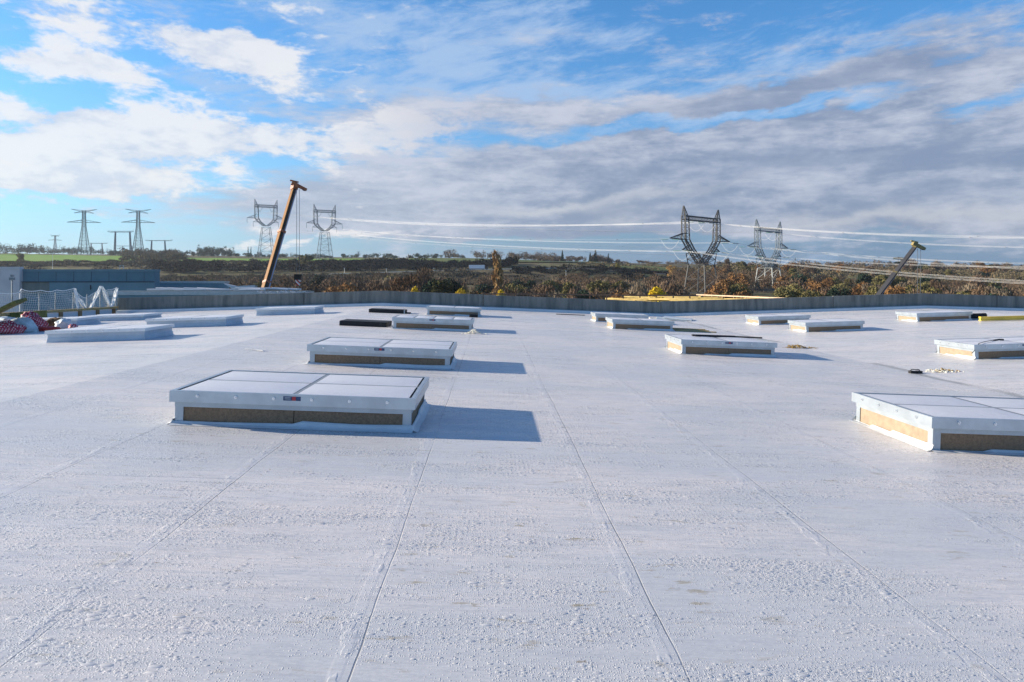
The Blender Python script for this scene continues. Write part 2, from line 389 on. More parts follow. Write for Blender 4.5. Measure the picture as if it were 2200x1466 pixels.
# ------------------------------------------------------------------ roof shape
YAW = .03
VAL = 8.9; RID = -5.6; RID2 = 23.0
def zr(u):
    if u < RID: return .04 * (VAL - RID) - .027 * (RID - u)
    if u < VAL: return .04 * (VAL - u)
    if u < RID2: return .029 * (u - VAL)
    return .029 * (RID2 - VAL) - .029 * (u - RID2)
def slope(u):
    return .027 if u < RID else (-.04 if u < VAL else (.029 if u < RID2 else -.029))
def U(X, Y): return X * math.cos(YAW) + Y * math.sin(YAW)
def Vv(X, Y): return -X * math.sin(YAW) + Y * math.cos(YAW)
def UV(u, v, dz=0.0): return Vector((u * math.cos(YAW) - v * math.sin(YAW), u * math.sin(YAW) + v * math.cos(YAW), zr(u) + dz))
def G(px, py, dz=0.0):
    """where a photo pixel meets the roof"""
    k = (px - CX) / F; Y = 15.0
    for _ in range(30):
        Y = .5 * Y + .5 * (CAMZ - zr(U(k * Y, Y)) - dz) * F / max(py - HY, 5)
    return Vector((k * Y, Y, zr(U(k * Y, Y)) + dz))
def A(px, py, Y): return Vector(((px - CX) / F * Y, Y, CAMZ + (HY - py) / F * Y))

VP = 36.4          # parapet distance along v
UL = -19.1         # left edge of the roof
m = MB(); us = [UL, -13, RID, -1, 3, VAL, 15, RID2, 35, 60]
for a, b in zip(us, us[1:]):
    for v0, v1 in zip([-12, 0, 6, 12, 18, 24, 30], [0, 6, 12, 18, 24, 30, VP + .3]):
        m.poly([(a, v0, zr(a)), (b, v0, zr(b)), (b, v1, zr(b)), (a, v1, zr(a))])
roof = m.build('roof', M_roof, rot=(0, 0, YAW)); tag(roof, kind='structure')
m = MB().box(UL, 60, -12, VP + .3, -.75, -.62)
tag(m.build('roof_slab', M_conc, rot=(0, 0, YAW)), kind='structure')

# parapet: precast panels with open joints, membrane kerb at the foot
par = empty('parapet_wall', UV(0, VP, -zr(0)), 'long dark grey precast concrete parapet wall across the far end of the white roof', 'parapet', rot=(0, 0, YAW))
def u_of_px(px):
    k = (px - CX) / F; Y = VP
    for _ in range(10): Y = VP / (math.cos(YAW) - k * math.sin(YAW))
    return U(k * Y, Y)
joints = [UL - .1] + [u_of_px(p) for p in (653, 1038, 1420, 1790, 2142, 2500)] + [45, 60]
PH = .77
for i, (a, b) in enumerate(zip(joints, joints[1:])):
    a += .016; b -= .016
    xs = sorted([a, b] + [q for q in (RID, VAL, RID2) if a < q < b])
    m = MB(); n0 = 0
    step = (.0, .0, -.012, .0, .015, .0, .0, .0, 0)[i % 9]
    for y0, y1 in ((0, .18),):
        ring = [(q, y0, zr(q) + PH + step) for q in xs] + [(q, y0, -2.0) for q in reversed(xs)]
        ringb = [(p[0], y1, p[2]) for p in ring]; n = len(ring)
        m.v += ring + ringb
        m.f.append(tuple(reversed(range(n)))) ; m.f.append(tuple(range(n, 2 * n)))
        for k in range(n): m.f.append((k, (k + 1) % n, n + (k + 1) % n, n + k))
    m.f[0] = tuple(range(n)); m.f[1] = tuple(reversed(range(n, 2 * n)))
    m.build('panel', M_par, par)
for a, b in ((UL, RID), (RID, VAL), (VAL, RID2), (RID2, 40), (40, 60)):
    m = MB(); pts = [(-.30, .0), (-.27, .13), (-.01, .15)]
    for (y0, z0), (y1, z1) in zip(pts, pts[1:]):
        m.poly([(a, y0, zr(a) + z0 - .01), (b, y0, zr(b) + z0 - .01), (b, y1, zr(b) + z1), (a, y1, zr(a) + z1)])
    m.build('kerb_flashing', M_kerb, par)

# ------------------------------------------------------------------ skylights
def screw():
    m = MB().bar((0, 0, 0), (0, -.012, 0), .034, sides=10).bar((0, -.012, 0), (0, -.02, 0), .014, sides=6); return m
def skylight(px, py, Wd, D, H, label, kind, panes=(2, 2), detail=True, extras=()):
    p = G(px, py); u = U(p.x, p.y); sl_ = slope(u + Wd / 2)
    r = empty('skylight', p, label, 'skylight', 'skylights on the white roof', rot=(0, -math.atan(sl_), YAW))
    e = .045 if kind == 'board' else .03; hb = H - .115 if kind == 'board' else H - .075
    if kind == 'board':
        for x0, x1, y0, y1 in ((.06, Wd - .06, .012, .05), (.06, Wd - .06, D - .05, D - .012), (.012, .05, .06, D - .06), (Wd - .05, Wd - .012, .06, D - .06)):
            if x1 - x0 > 1 and detail:      # two boards butted in the middle
                mid = (x0 + x1) / 2
                m = MB().box(x0, mid - .004, y0, y1, .0, hb).box(mid + .004, x1, y0, y1, .0, hb)
            else: m = MB().box(x0, x1, y0, y1, .0, hb)
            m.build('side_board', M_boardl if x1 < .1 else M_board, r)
        for cx, cy in ((0, 0), (Wd, 0), (0, D), (Wd, D)):
            sx = 1 if cx == 0 else -1; sy = 1 if cy == 0 else -1
            xa, xb = sorted((cx, cx + sx * .085)); ya, yb = sorted((cy, cy + sy * .006))
            m = MB().box(xa, xb, ya, yb, -.01, hb - .001)
            xa, xb = sorted((cx, cx + sx * .006)); ya, yb = sorted((cy + sy * .0065, cy + sy * .085))
            m.box(xa, xb, ya, yb, -.01, hb - .001)
            m.build('corner_angle', M_zinc, r)
        # upper apron strip between boards and lid
        m = MB().box(-.003, Wd + .003, -.004, .008, hb - .055, hb + .01).box(-.003, Wd + .003, D - .008, D + .004, hb - .055, hb + .01) \
                .box(-.004, .008, .0082, D - .0082, hb - .055, hb + .01).box(Wd - .008, Wd + .004, .0082, D - .0082, hb - .055, hb + .01)
        m.build('apron', M_zinc, r)
        # membrane flashing turned up round the foot, wavy
        random.seed(int(px))
        for side in range(4):
            m = MB(); L = Wd if side % 2 == 0 else D; n = 26; prev = None
            for k in range(n + 1):
                tt = k / n; q = -.03 + tt * (L + .06)
                hh = .055 + .014 * mnoise.noise(Vector((q * 1.3, side * 3.1 + px, 0))) + (.012 if tt > .52 else -.018) - (.045 if kind == 'board' and 'low' in extras and tt < .25 else 0)
                o1 = .085 + .03 * mnoise.noise(Vector((q * 2, side, px)))
                prof = [(-o1, .003), (-.035, .014), (-.016, hh * .6), (-.011, max(hh, .012)), (.003, max(hh, .012))]
                if side == 0: row = [(q, a, b) for a, b in prof]
                elif side == 1: row = [(Wd - a, q, b) for a, b in prof]
                elif side == 2: row = [(Wd - q, D - a, b) for a, b in prof]
                else: row = [(a, D - q, b) for a, b in prof]
                if prev:
                    n_ = len(m.v); m.v += prev + row; c_ = len(row)
                    for j in range(c_ - 1): m.f.append((n_ + j, n_ + c_ + j, n_ + c_ + j + 1, n_ + j + 1))
                prev = row
            m.build('foot_flashing', M_memb, r, smooth=True)
    else:
        random.seed(int(px)); m = MB(); n = 24
        # membrane dressed up the kerb all round, slightly slack
        ring = [(tt * Wd, 0) for tt in np.linspace(0, 1, n, False)] + [(Wd, tt * D) for tt in np.linspace(0, 1, 12, False)] + \
               [(Wd - tt * Wd, D) for tt in np.linspace(0, 1, n, False)] + [(0, D - tt * D) for tt in np.linspace(0, 1, 12, False)]
        rows = []
        for hz_, off in ((.0, -.035), (.012, -.008), (.09, .0), (hb * .6, .012), (hb + .02, .0)):
            row = []
            for (qx, qy) in ring:
                dx = -1 if qx <= 0 else (1 if qx >= Wd else 0); dy = -1 if qy <= 0 else (1 if qy >= D else 0)
                w_ = .012 * mnoise.noise(Vector((qx * 2, qy * 2, hz_ * 5 + px)))
                row.append((qx - dx * (off + w_), qy - dy * (off + w_), hz_))
            rows.append(row)
        nn = len(ring)
        for row in rows: m.v += row
        for j in range(len(rows) - 1):
            for k in range(nn): k2 = (k + 1) % nn; m.f.append((j * nn + k, j * nn + k2, (j + 1) * nn + k2, (j + 1) * nn + k))
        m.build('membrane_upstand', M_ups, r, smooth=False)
    # lid: pressed metal frame and opal panes
    z0, z1 = (hb, H) if kind == 'board' else (H - .075, H)
    f_ = MB(); o_ = e
    f_.box(-o_, Wd + o_, -o_, -o_ + .012, z0, z1).box(-o_, Wd + o_, D + o_ - .012, D + o_, z0, z1)
    f_.box(-o_, -o_ + .012, -o_ + .0122, D + o_ - .0122, z0, z1).box(Wd + o_ - .012, Wd + o_, -o_ + .0122, D + o_ - .0122, z0, z1)
    f_.box(-o_ + .0122, Wd + o_ - .0122, -o_ + .0122, D + o_ - .0122, z0 + .01, z0 + .02)
    rw = .05
    f_.box(-o_ + .0122, Wd + o_ - .0122, -o_ + .0122, -o_ + rw, z1 - .012, z1 + .001).box(-o_ + .0122, Wd + o_ - .0122, D + o_ - rw, D + o_ - .0122, z1 - .012, z1 + .001)
    f_.box(-o_ + .0122, -o_ + rw, -o_ + rw + .0002, D + o_ - rw - .0002, z1 - .012, z1 + .001).box(Wd + o_ - rw, Wd + o_ - .0122, -o_ + rw + .0002, D + o_ - rw - .0002, z1 - .012, z1 + .001)
    f_.build('lid_frame', M_galv if kind == 'board' else M_lid, r)
    nx, ny = panes; x0, x1, y0, y1 = -o_ + rw, Wd + o_ - rw, -o_ + rw, D + o_ - rw; g = .026
    for i in range(nx):
        for j in range(ny):
            a, b = x0 + (x1 - x0) * i / nx + g, x0 + (x1 - x0) * (i + 1) / nx - g
            c_, d_ = y0 + (y1 - y0) * j / ny + g, y0 + (y1 - y0) * (j + 1) / ny - g
            m = MB(); k = 6        # shallow pillow pane
            n_ = 0
            for ii in range(k + 1):
                for jj in range(k + 1):
                    s1, s2 = ii / k, jj / k
                    m.v.append((a + (b - a) * s1, c_ + (d_ - c_) * s2, z1 - .004 + .016 * (1 - (2 * s1 - 1) ** 4) * (1 - (2 * s2 - 1) ** 4)))
            for ii in range(k):
                for jj in range(k): q = ii * (k + 1) + jj; m.f.append((q, q + k + 1, q + k + 2, q + 1))
            m.build('pane', M_pane, r, smooth=True)
    for i in range(1, nx):
        xx = x0 + (x1 - x0) * i / nx; MB().box(xx - g, xx + g, y0, y1, z1 - .02, z1 - .0065).build('glazing_bar', M_bar, r)
    for j in range(1, ny):
        yy = y0 + (y1 - y0) * j / ny; MB().box(x0, x1, yy - g, yy + g, z1 - .018, z1 - .0045).build('glazing_bar', M_bar, r)
    if detail:
        base = None; ns = 6
        for k in range(ns):
            xx = Wd * (k + .62) / (ns + .25)
            if base is None: o = screw().build('washer_screw', M_bolt, r); base = o
            else: o = base.copy(); COL.objects.link(o); o.parent = r
            o.location = (xx, -o_ - .0003, (z0 + z1) / 2 + .012)
        if kind == 'board':
            for k in range(4):
                o = base.copy(); COL.objects.link(o); o.parent = r; o.rotation_euler = (0, 0, R(-90)); o.location = (-o_ - .0003, D * (k + .6) / 4.2, (z0 + z1) / 2 + .01)
        if kind == 'board':
            st = MB().box(Wd / 2 - .10, Wd / 2 + .08, -o_ - .002, -o_ - .0004, z1 - .062, z1 - .018).build('sticker', M_stick, r)
            MB().box(Wd / 2 - .01, Wd / 2 + .03, -o_ - .0035, -o_ - .0022, z1 - .06, z1 - .02).build('sticker_emblem', M_stickr, st)
            t_ = MB()
            for k in range(2): t_.box(Wd / 2 - .085, Wd / 2 - .025, -o_ - .0035, -o_ - .0022, z1 - .034 - k * .014, z1 - .028 - k * .014)
            t_.build('sticker_print', M_zinc, st)
    return r
H0 = .352
sk = []
sk.append(skylight(375, 911, 2.44, 1.55, H0, 'largest foreground skylight with brown boards at centre left, casting a wide blue shadow', 'board'))
sk.append(skylight(665, 783, 2.46, 1.5, H0, 'brown-sided skylight directly behind the large foreground skylight', 'board'))
sk.append(skylight(845, 706.7, 2.36, 1.3, H0, 'brown-sided skylight with four panes in one row, beside the small heap of white scraps', 'board', (4, 1)))
sk.append(skylight(918, 676.8, 2.2, 1.3, H0, 'brown-sided skylight close to the parapet with a black block at its right foot', 'board', (2, 1), False))
sk.append(skylight(2003, 969, 2.44, 1.55, H0 + .01, 'big skylight cut by the right edge of the photo, its sunlit cream side facing left', 'board', extras=('low',)))
sk.append(skylight(1465.5, 761, 2.25, 1.5, H0, 'brown-sided skylight with a black strip lying on its lid, right of centre', 'board', extras=('low',)))
sk.append(skylight(1317, 707, 2.15, 1.4, H0, 'middle-distance skylight with planks lying by its right end', 'board', (2, 1), False, ('low',)))
sk.append(skylight(1280.5, 691.8, 2.15, 1.3, H0, 'skylight nearest the parapet right of centre, half hidden by the one in front', 'board', (2, 1), False))
sk.append(skylight(1631, 699, 2.1, 1.4, H0, 'far skylight beyond the dirty valley line, partly behind another to its right', 'board', (2, 1), False))
sk.append(skylight(1732.5, 714.5, 2.05, 1.4, H0, 'skylight with short pointed shadow at right, in front of a farther one past the valley', 'board', (2, 1), False, ('low',)))
sk.append(skylight(1971, 692, 2.2, 1.4, H0, 'far right skylight just in front of the parapet beside the yellow beam', 'board', (2, 1), False, ('low',)))
sk.append(skylight(2095, 773, 2.44, 1.4, H0, 'skylight at the right edge with a dark cable hanging over its lid', 'board', (2, 2), True, ('low',)))
sk.append(skylight(101, 737, 2.32, 1.5, .29, 'white membrane-wrapped skylight kerb nearest the camera on the left', 'wrap'))
sk.append(skylight(315, 706, 2.42, 1.5, .29, 'white membrane-wrapped skylight right behind the nearest wrapped one', 'wrap'))
sk.append(skylight(551, 678.8, 2.35, 1.5, .29, 'white membrane-wrapped skylight standing alone near the parapet left of centre', 'wrap', detail=False))
p = G(308, 688); p = UV(U(p.x, p.y) - 2.4, Vv(p.x, p.y)); q = (CX + F * p.x / p.y, HY + F * (CAMZ - p.z) / p.y)
sk.append(skylight(q[0], q[1], 2.4, 1.5, .22, 'farthest left white wrapped skylight, close to the netted barrier', 'wrap', detail=False))
p = G(165, 699.5); p = UV(U(p.x, p.y) - 2.4, Vv(p.x, p.y)); q = (CX + F * p.x / p.y, HY + F * (CAMZ - p.z) / p.y)
sk.append(skylight(q[0], q[1], 2.4, 1.5, .25, 'white wrapped skylight partly hidden behind the heap of sacks', 'wrap', detail=False))

# ------------------------------------------------------------------ loose things on the roof
def on_roof(px, py, name, label, cat, rz=0.0, group=None):
    p = G(px, py); u = U(p.x, p.y)
    return empty(name, p, label, cat, group, rot=(0, -math.atan(slope(u)), YAW + rz))
def W_at(px0, px1, py):
    return (G(px1, py) - G(px0, py)).length
b = on_roof(729, 699.5, 'foam_block', 'black foam slab nearer the camera, left of the four-pane skylight', 'slab', -.04, 'black slabs on the roof')
L = W_at(729, 826, 700); MB().box(0, L, 0, .9, .0, .15).build('slab', M_black, b, bevel=.01); MB().box(0, .05, -.012, 0.0, .0, .13).box(L - .22, L - .16, -.012, 0, 0, .14).build('edge_tape', M_dark, b)
b = on_roof(792, 671.5, 'foam_block', 'black foam slab farther away by the parapet kerb, with a short tab at its right', 'slab', 0, 'black slabs on the roof')
L = W_at(792, 865, 672); MB().box(0, L * .93, 0, .8, 0, .15).build('slab', M_black, b, bevel=.01); MB().box(L * .93, L * 1.05, .1, .5, 0, .05).build('tab', M_dark, b)
MB().box(L * .90, L * .925, -.01, .02, 0, .16).build('edge_strip', M_zinc, b)
b = on_roof(1011, 681.5, 'rubber_block', 'small black block against the right foot of the far centre skylight', 'block')
MB().box(-.05, .3, -.15, .12, 0, .12).box(.0, .2, -.18, -.15, .0, .05).build('block', M_black, b, bevel=.01)
# strip lying on a lid
p = G(1501, 760); top = .352 + .006
sk6 = sk[5]
bb = bpy.data.objects.new('rubber_strip', None)
o = MB().bar((.55, 1.1, top + .025), (1.7, 1.25, top + .02), .07, .05).bar((1.65, 1.27, top + .02), (2.35, 1.05, top + .03), .05, .035).bar((.6, 1.02, top + .03), (.75, 1.02, top + .03), .05)
o = o.build('rubber_strip', M_black); o.location = sk6.location; o.rotation_euler = sk6.rotation_euler
tag(o, 'long black rubber strip lying across the skylight lid right of centre', 'strip')
# cable over lid
sk12 = sk[11]; pts = []
for k in range(25):
    a = k / 24; pts.append((-.12 + 1.5 * a ** .8 * .75, -.06 + .75 * a, .36 + .03 * math.sin(a * 3.1) - (.20 * max(0, .16 - a) / .16)))
o = MB().tube(pts, .008, 6).tube([(.95, .66, .37), (1.12, .7, .38), (1.2, .66, .375)], .02, 6).build('cable', M_dark); o.location = sk12.location; o.rotation_euler = sk12.rotation_euler
tag(o, 'thin dark cable looped over the right edge skylight', 'cable')
# black object in the valley: battery pack with handle
b = on_roof(1957, 803, 'tool_case', 'small black tool case lying on the roof by the valley line', 'tool case')
MB().box(0, .13, 0, .1, 0, .055).build('case', M_black, b, bevel=.008); MB().box(.15, .26, .01, .11, 0, .06).build('battery', M_dark, b, bevel=.008)
MB().tube([(.02, .05, .055), (.04, .05, .085), (.2, .05, .085), (.22, .05, .06)], .009, 6).build('handle', M_black, b)
def heap(px, py, n, spread, size, mt, name, label, cat, seed, flat=.4):
    random.seed(seed); p = G(px, py); m = MB()
    for _ in range(n):
        x_, y_ = random.gauss(0, spread), random.gauss(0, spread * .5); h = max(0, 1 - (abs(x_) / spread / 1.3)) * size * flat * random.random() * 2
        s_ = size * random.uniform(.3, 1); a = random.random() * 6
        p0 = Vector((x_, y_, h + .01)); d = Vector((math.cos(a), math.sin(a), random.uniform(-.3, .4))).normalized()
        m.bar(p0, p0 + d * s_, s_ * .7, s_ * .3)
    o = m.build(name, mt); o.location = p; return tag(o, label, cat, kind='stuff')
heap(1017, 717, 160, .17, .05, M_foam, 'scrap_heap', 'little heap of white foam scraps at the corner of the four-pane skylight', 'scraps', 3, 1.3)
heap(1712, 748, 160, .22, .05, M_leafd, 'leaf_pile', 'low pile of brown leaves and chips in the roof valley', 'leaves', 4, 1.0)
heap(2022, 799, 60, .2, .05, M_foam, 'scrap_scatter', 'pale scraps scattered right of the small black tool case', 'scraps', 5, .4)
heap(2030, 798, 40, .14, .06, M_leafd, 'leaf_scatter', 'few brown chips beside the pale scraps right of the tool case', 'leaves', 6, .4)
b = on_roof(528, 751, 'plastic_strip', 'short white plastic strip lying left of the second skylight row', 'strip', -.5)
MB().bar((0, 0, .02), (.42, .05, .012), .05, .012).bar((.3, .02, .015), (.5, .0, .02), .04, .01).build('strip', M_whitep, b)
# planks and boards beside the middle distance skylight
b = on_roof(1452, 712, 'plank_bundle', 'sunlit planks lying flat by the right end of a middle-distance skylight', 'planks', -.12)
random.seed(2)
for k in range(5):
    MB().box(0, random.uniform(.9, 1.5), k * .32, k * .32 + .14, 0, .035).build('plank', M_wood, b).rotation_euler = (0, 0, random.uniform(-.18, .1))
b = on_roof(1398, 688, 'sheet_stack', 'pale green sheet leaning on a low stack near the parapet valley', 'sheets', -.1)
for k in range(3): MB().box(k * .25, 1.5 + k * .15, k * .25, .8 + k * .25, .02 + .05 * k, .06 + .05 * k).build('sheet', M_kerb if k else M_foam, b).rotation_euler = (.03, .05, -.12 * k)
# yellow beam and black roll near the right kerb
b = on_roof(2108, 691, 'yellow_beam', 'bright yellow formwork beam lying in front of the parapet at the far right', 'beam', -.05)
MB().box(0, 5.2, 0, .16, .02, .05).box(0, 5.2, .03, .13, .05, .15).box(0, 5.2, 0, .16, .15, .18).build('beam', M_yel, b)
b = on_roof(2076, 688, 'membrane_roll', 'black membrane roll between the far right skylight and the yellow beam', 'roll', -.05)
MB().bar((0, .5, .12), (1.1, .5, .12), .22, sides=12).build('roll', M_black, b); MB().bar((-.02, .5, .12), (0.0, .5, .12), .1, sides=12).build('core', M_woodpost, b)
# thin dark strip at kerb
b = on_roof(1195, 676, 'rubber_strip', 'thin black strip lying along the parapet kerb right of centre', 'strip', -.02)
MB().box(0, 1.4, 0, .12, 0, .03).build('strip', M_black, b)

# heap of sacks on the left
def sack(px, py, w, h, d, mt, label, seed, name='sack', lean=0.0, cat='sack'):
    p = G(px, py); m = MB(); nu, nv = 26, 14
    for i in range(nv + 1):
        th = math.pi * i / nv
        for j in range(nu):
            ph = 2 * math.pi * j / nu
            q = Vector((math.sin(th) * math.cos(ph), math.sin(th) * math.sin(ph), math.cos(th)))
            n_ = mnoise.noise(q * 1.7 + Vector((seed, 0, 0))) * .32 + mnoise.noise(q * 4.5 + Vector((0, seed, 0))) * .14 + mnoise.noise(q * 9 + Vector((0, 0, seed))) * .05
            q = q * (1 + n_); zq = max(q.z, -.55) + .55
            m.v.append((q.x * w / 2 + lean * zq * w * .3, q.y * d / 2, zq * h / 1.5))
    for i in range(nv):
        for j in range(nu): a = i * nu + j; b_ = i * nu + (j + 1) % nu; m.f.append((a, a + nu, b_ + nu, b_))
    o = m.build(name, mt, smooth=True); o.location = p; return tag(o, label, cat, None)
sack(14, 717, .95, .34, .8, M_stripe, 'red and white striped sack at the left edge under a white bag', 1)
o = sack(15, 714, .56, .34, .5, M_bagw, 'white crumpled bag lying on the striped sack at the left edge', 2, lean=.1); o.location.z += .14
sack(56, 714, .78, .42, .6, M_bagw, 'large pale blue-white sack leaning on the tall striped sack', 3, lean=-.5)
sack(78, 711, .66, .54, .6, M_stripe, 'tallest red striped sack in the middle of the heap', 4, lean=-.75)
sack(108, 706, .72, .34, .5, M_brown, 'dark brown insulation offcut between the striped sack and a white bag', 5, 'insulation_offcut', .6, 'offcut')
sack(137, 706, .55, .31, .45, M_bagw, 'small white bag at the right end of the sack heap', 6)
sack(108, 711, .62, .13, .4, M_redp, 'flat bright red plastic wrapper at the foot of the sack heap', 7, 'plastic_wrapper', cat='wrapper')
sack(157, 707, .26, .15, .3, M_stripe, 'small red striped tail of sacking at the right end of the heap', 8)
o = MB().box(-1.3, .55, -.4, .4, 0, .1).build('board', M_moss); o.location = A(8, 668, 20.8); o.rotation_euler = (.1, R(-28), .2); tag(o, 'green edged board tilted up behind the sacks at the left edge', 'board')
o = MB().box(-1, 1.2, -.4, .4, 0, .4).build('board_stack', M_moss); pp = G(22, 694); o.location = pp; o.rotation_euler = (0, R(-4), .1); tag(o, 'mossy green board stack standing behind the heap of sacks', 'boards')

# ------------------------------------------------------------------ timber barrier with netting on the left roof edge
bar_ = empty('timber_barrier', UV(UL, 28), 'low timber edge barrier with white panels along the left roof edge', 'barrier', rot=(0, 0, YAW))
v0, v1 = -6.0, 8.2
TZ = .33; bar_.rotation_euler[0] = -.010
MB().box(-.06, .10, v0, v1, TZ, TZ + .10).build('top_rail', M_wood, bar_)
for k in range(10):
    yy = v1 - .35 - k * 1.45
    if yy < v0: break
    MB().box(-.05, .09, yy - .11, yy + .11, -.05, TZ - .001).build('post', M_woodpost, bar_)
    MB().box(-.02, .03, yy - 1.33, yy - .115, -.05, TZ - .03).build('infill_panel', M_whitep, bar_)
posts_v = [-5, -3, .9, 2.1, 3.2, 4.5, 5.6, 6.7, 7.4, 8.1]
net = empty('safety_net', UV(UL, 28), 'white safety net sagging between posts above the timber barrier', 'net', rot=(-.010, 0, YAW))
for k, pv in enumerate(posts_v):
    hh = 1.30 if k != 7 else 1.52
    MB().bar((0, pv, TZ + .02), (0, pv, TZ + .75 if k == 6 else TZ - .5 + hh + .05), .045, sides=6).build('net_post', M_pole if k != 2 else M_whitep, net)
tops = [(-6, 1.15), (-.2, 1.2), (.85, 1.28), (.9, 1.36), (2.1, 1.3), (3.2, 1.3), (4.5, 1.38), (4.7, 1.1), (5.3, .92), (6.0, 1.08), (6.7, 1.5), (6.9, 1.28), (7.4, 1.3), (8.15, 1.4)]
def topz(v):
    for (a, za), (b, zb) in zip(tops, tops[1:]):
        if a <= v <= b:
            s_ = (v - a) / (b - a); return za + (zb - za) * s_ - .07 * math.sin(math.pi * s_) * min(1, (b - a))
    return 1.3
m = MB(); vs = np.arange(-6, 8.15, .115); nr = 9
grid = []
for v in vs:
    tz = topz(v); row = []
    for k in range(nr + 1):
        f = k / nr; sag = math.sin(v * 2.1) * .02 * (1 - f)
        row.append(Vector((.05 + .05 * math.sin(v * 3 + k * .7), v + .05 * math.sin(v * 4.1) * f, TZ + .08 + (tz - TZ - .08) * f + sag)))
    grid.append(row)
for i in range(len(grid)):
    for k in range(nr): m.bar(grid[i][k], grid[i][k + 1], .008, sides=3)
    if i: 
        for k in range(nr + 1): m.bar(grid[i - 1][k], grid[i][k], .03 if k == nr else .008, sides=3)
m.build('netting', M_net, net)
for (va, vb, z0_, z1_) in ((4.75, 4.5, TZ + .1, 1.36), (4.6, 5.35, 1.1, TZ + .1), (5.8, 6.65, TZ + .1, 1.46), (6.75, 7.5, 1.45, TZ + .1), (7.65, 8.12, TZ + .1, 1.36)):
    m = MB(); random.seed(int(va * 10))
    for k in range(9):
        o1, o2 = random.uniform(-.06, .06), random.uniform(-.16, .16); pts = []
        for i in range(7):
            s_ = i / 6; pts.append((.07 + random.uniform(-.03, .03), va + (vb - va) * s_ + o1 * (1 - s_) + o2 * math.sin(s_ * 2.6), z0_ + (z1_ - z0_) * s_))
        m.tube(pts, .018, 3)
    m.build('gathered_net', M_net, net)
o = MB().tube([(0, 0, 0), (0, 0, 1.15)], .03, 6).build('pole', M_pole); po = empty('mast', A(26, 664, 27.8), 'thin grey mast with a small clamp head in front of the lavender wall', 'mast'); o.parent = po
MB().box(-.09, .09, -.05, .05, 1.15, 1.25).box(-.04, .05, -.05, .05, 1.27, 1.36).build('clamp', M_pole, po)

# ------------------------------------------------------------------ neighbouring buildings
def bldg(px0, px1, pytop, Y, depth, mt, label, name='warehouse', bottom=-14, fascia=None, rz=0.0, extra=None):
    a = A(px0, pytop, Y); b = A(px1, pytop, Y); r = empty(name, (a.x, Y, bottom), label, 'building', rot=(0, 0, rz))
    w_ = (b.x - a.x) / math.cos(rz); H_ = a.z - bottom
    MB().box(0, w_, 0, depth, 0, H_ - .25).build('wall', mt, r)
    MB().box(-.05, w_ + .05, -.05, depth + .05, H_ - .25, H_).build('coping', M_zinc if fascia is None else fascia, r)
    return r, w_, H_
r, w_, H_ = bldg(-700, 42, 573.5, 75.5, .5, M_lav, 'lavender grey warehouse gable at the left edge, plain smooth wall', fascia=M_lav)
r, w_, H_ = bldg(44.5, 329, 579, 76, 1.2, M_bluew, 'long blue-grey warehouse wall behind the white netting', fascia=M_bluew2, rz=.02)
MB().box(.1, 5.5, 1.25, 15, .1, H_ - .3).build('rear_wing', M_bluew, r)
MB().box(3.2, w_ + .02, -.18, -.002, H_ - 12, H_ - 1.42).build('lower_cladding', M_bluew2, r)
MB().box(0, w_ + .02, -.22, -.0021, H_ - 1.40, H_ - 1.33).build('drip_edge', M_craned, r)
jm = MB()
for k in range(1, 8): jm.box(k * 1.9 - .012, k * 1.9 + .012, -.014, -.0025, H_ - 1.32, H_ - .26)
jm.build('panel_joints', M_craned, r)['kind'] = 'stuff'
MB().box(0.0, 3.15, -.12, -.002, H_ - 2.6, H_ - 1.42).build('service_panel', wall_mat('weathered_panel', (.24, .26, .24), (.18, .21, .21)), r)
MB().box(7.6, 7.68, -.24, -.19, H_ - 2.2, H_ - 1.7).build('handle_bar', M_dark, r)
m = MB().box(0, .04, 0, .04, 0, .42).box(.4, .44, 0, .04, 0, .42).box(-.02, .46, -.01, .05, .42, .46).box(0.045, .395, 0, .04, .2, .23); o = m.build('roof_hatch_rail', M_zinc); o.location = A(257, 579, 76.4); tag(o, 'small white rail frame standing on the blue-grey warehouse roof', 'rail')
r, w_, H_ = bldg(330, 482, 604.5, 84, 1.4, M_bluew2, 'lower blue-grey warehouse block with a pale front, right of the taller one')
r, w_, H_ = bldg(230, 652, 627, 52, 2.6, M_bluew, 'low neighbouring roof edge in blue-grey metal just beyond the parapet', name='annex_building', bottom=-14)
MB().box(0, w_, .4, 2.5, H_ + .002, H_ + .03).build('roof_deck', M_deck, r)
b = empty('pipe_bundle', A(275, 626.5, 54), 'sunlit white pipes stacked along the low neighbouring roof edge', 'pipes')
random.seed(5)
for k in range(26):
    x0 = random.uniform(0, 11); l_ = random.uniform(1.5, 4); x1 = min(x0 + l_, 13); yy = random.uniform(0, 1.5)
    MB().bar((x0, yy, .12 + random.choice((0, .12))), (x1, yy + random.uniform(-.2, .2), .14), .15, sides=8).build('pipe', M_whitep, b)
b = empty('roof_cowl', A(480, 622, 66), 'white boat-shaped roof cowl on the distant low roof', 'cowl')
MB().poly([(0, 0, .55), (.9, 0, 0), (3, 0, 0), (3, 0, .4), (1.1, 0, .3)]).poly([(0, .6, .55), (1.1, .6, .3), (3, .6, .4), (3, .6, 0), (.9, .6, 0)]).poly([(0, 0, .55), (1.1, 0, .3), (1.1, .6, .3), (0, .6, .55)]).poly([(1.1, 0, .3), (3, 0, .4), (3, .6, .4), (1.1, .6, .3)]).poly([(0, 0, .55), (0, .6, .55), (.9, .6, 0), (.9, 0, 0)]).build('hood', M_whitep, b)
MB().box(.9, 3, .05, .55, -.3, -.002).build('base', M_kerb, b)
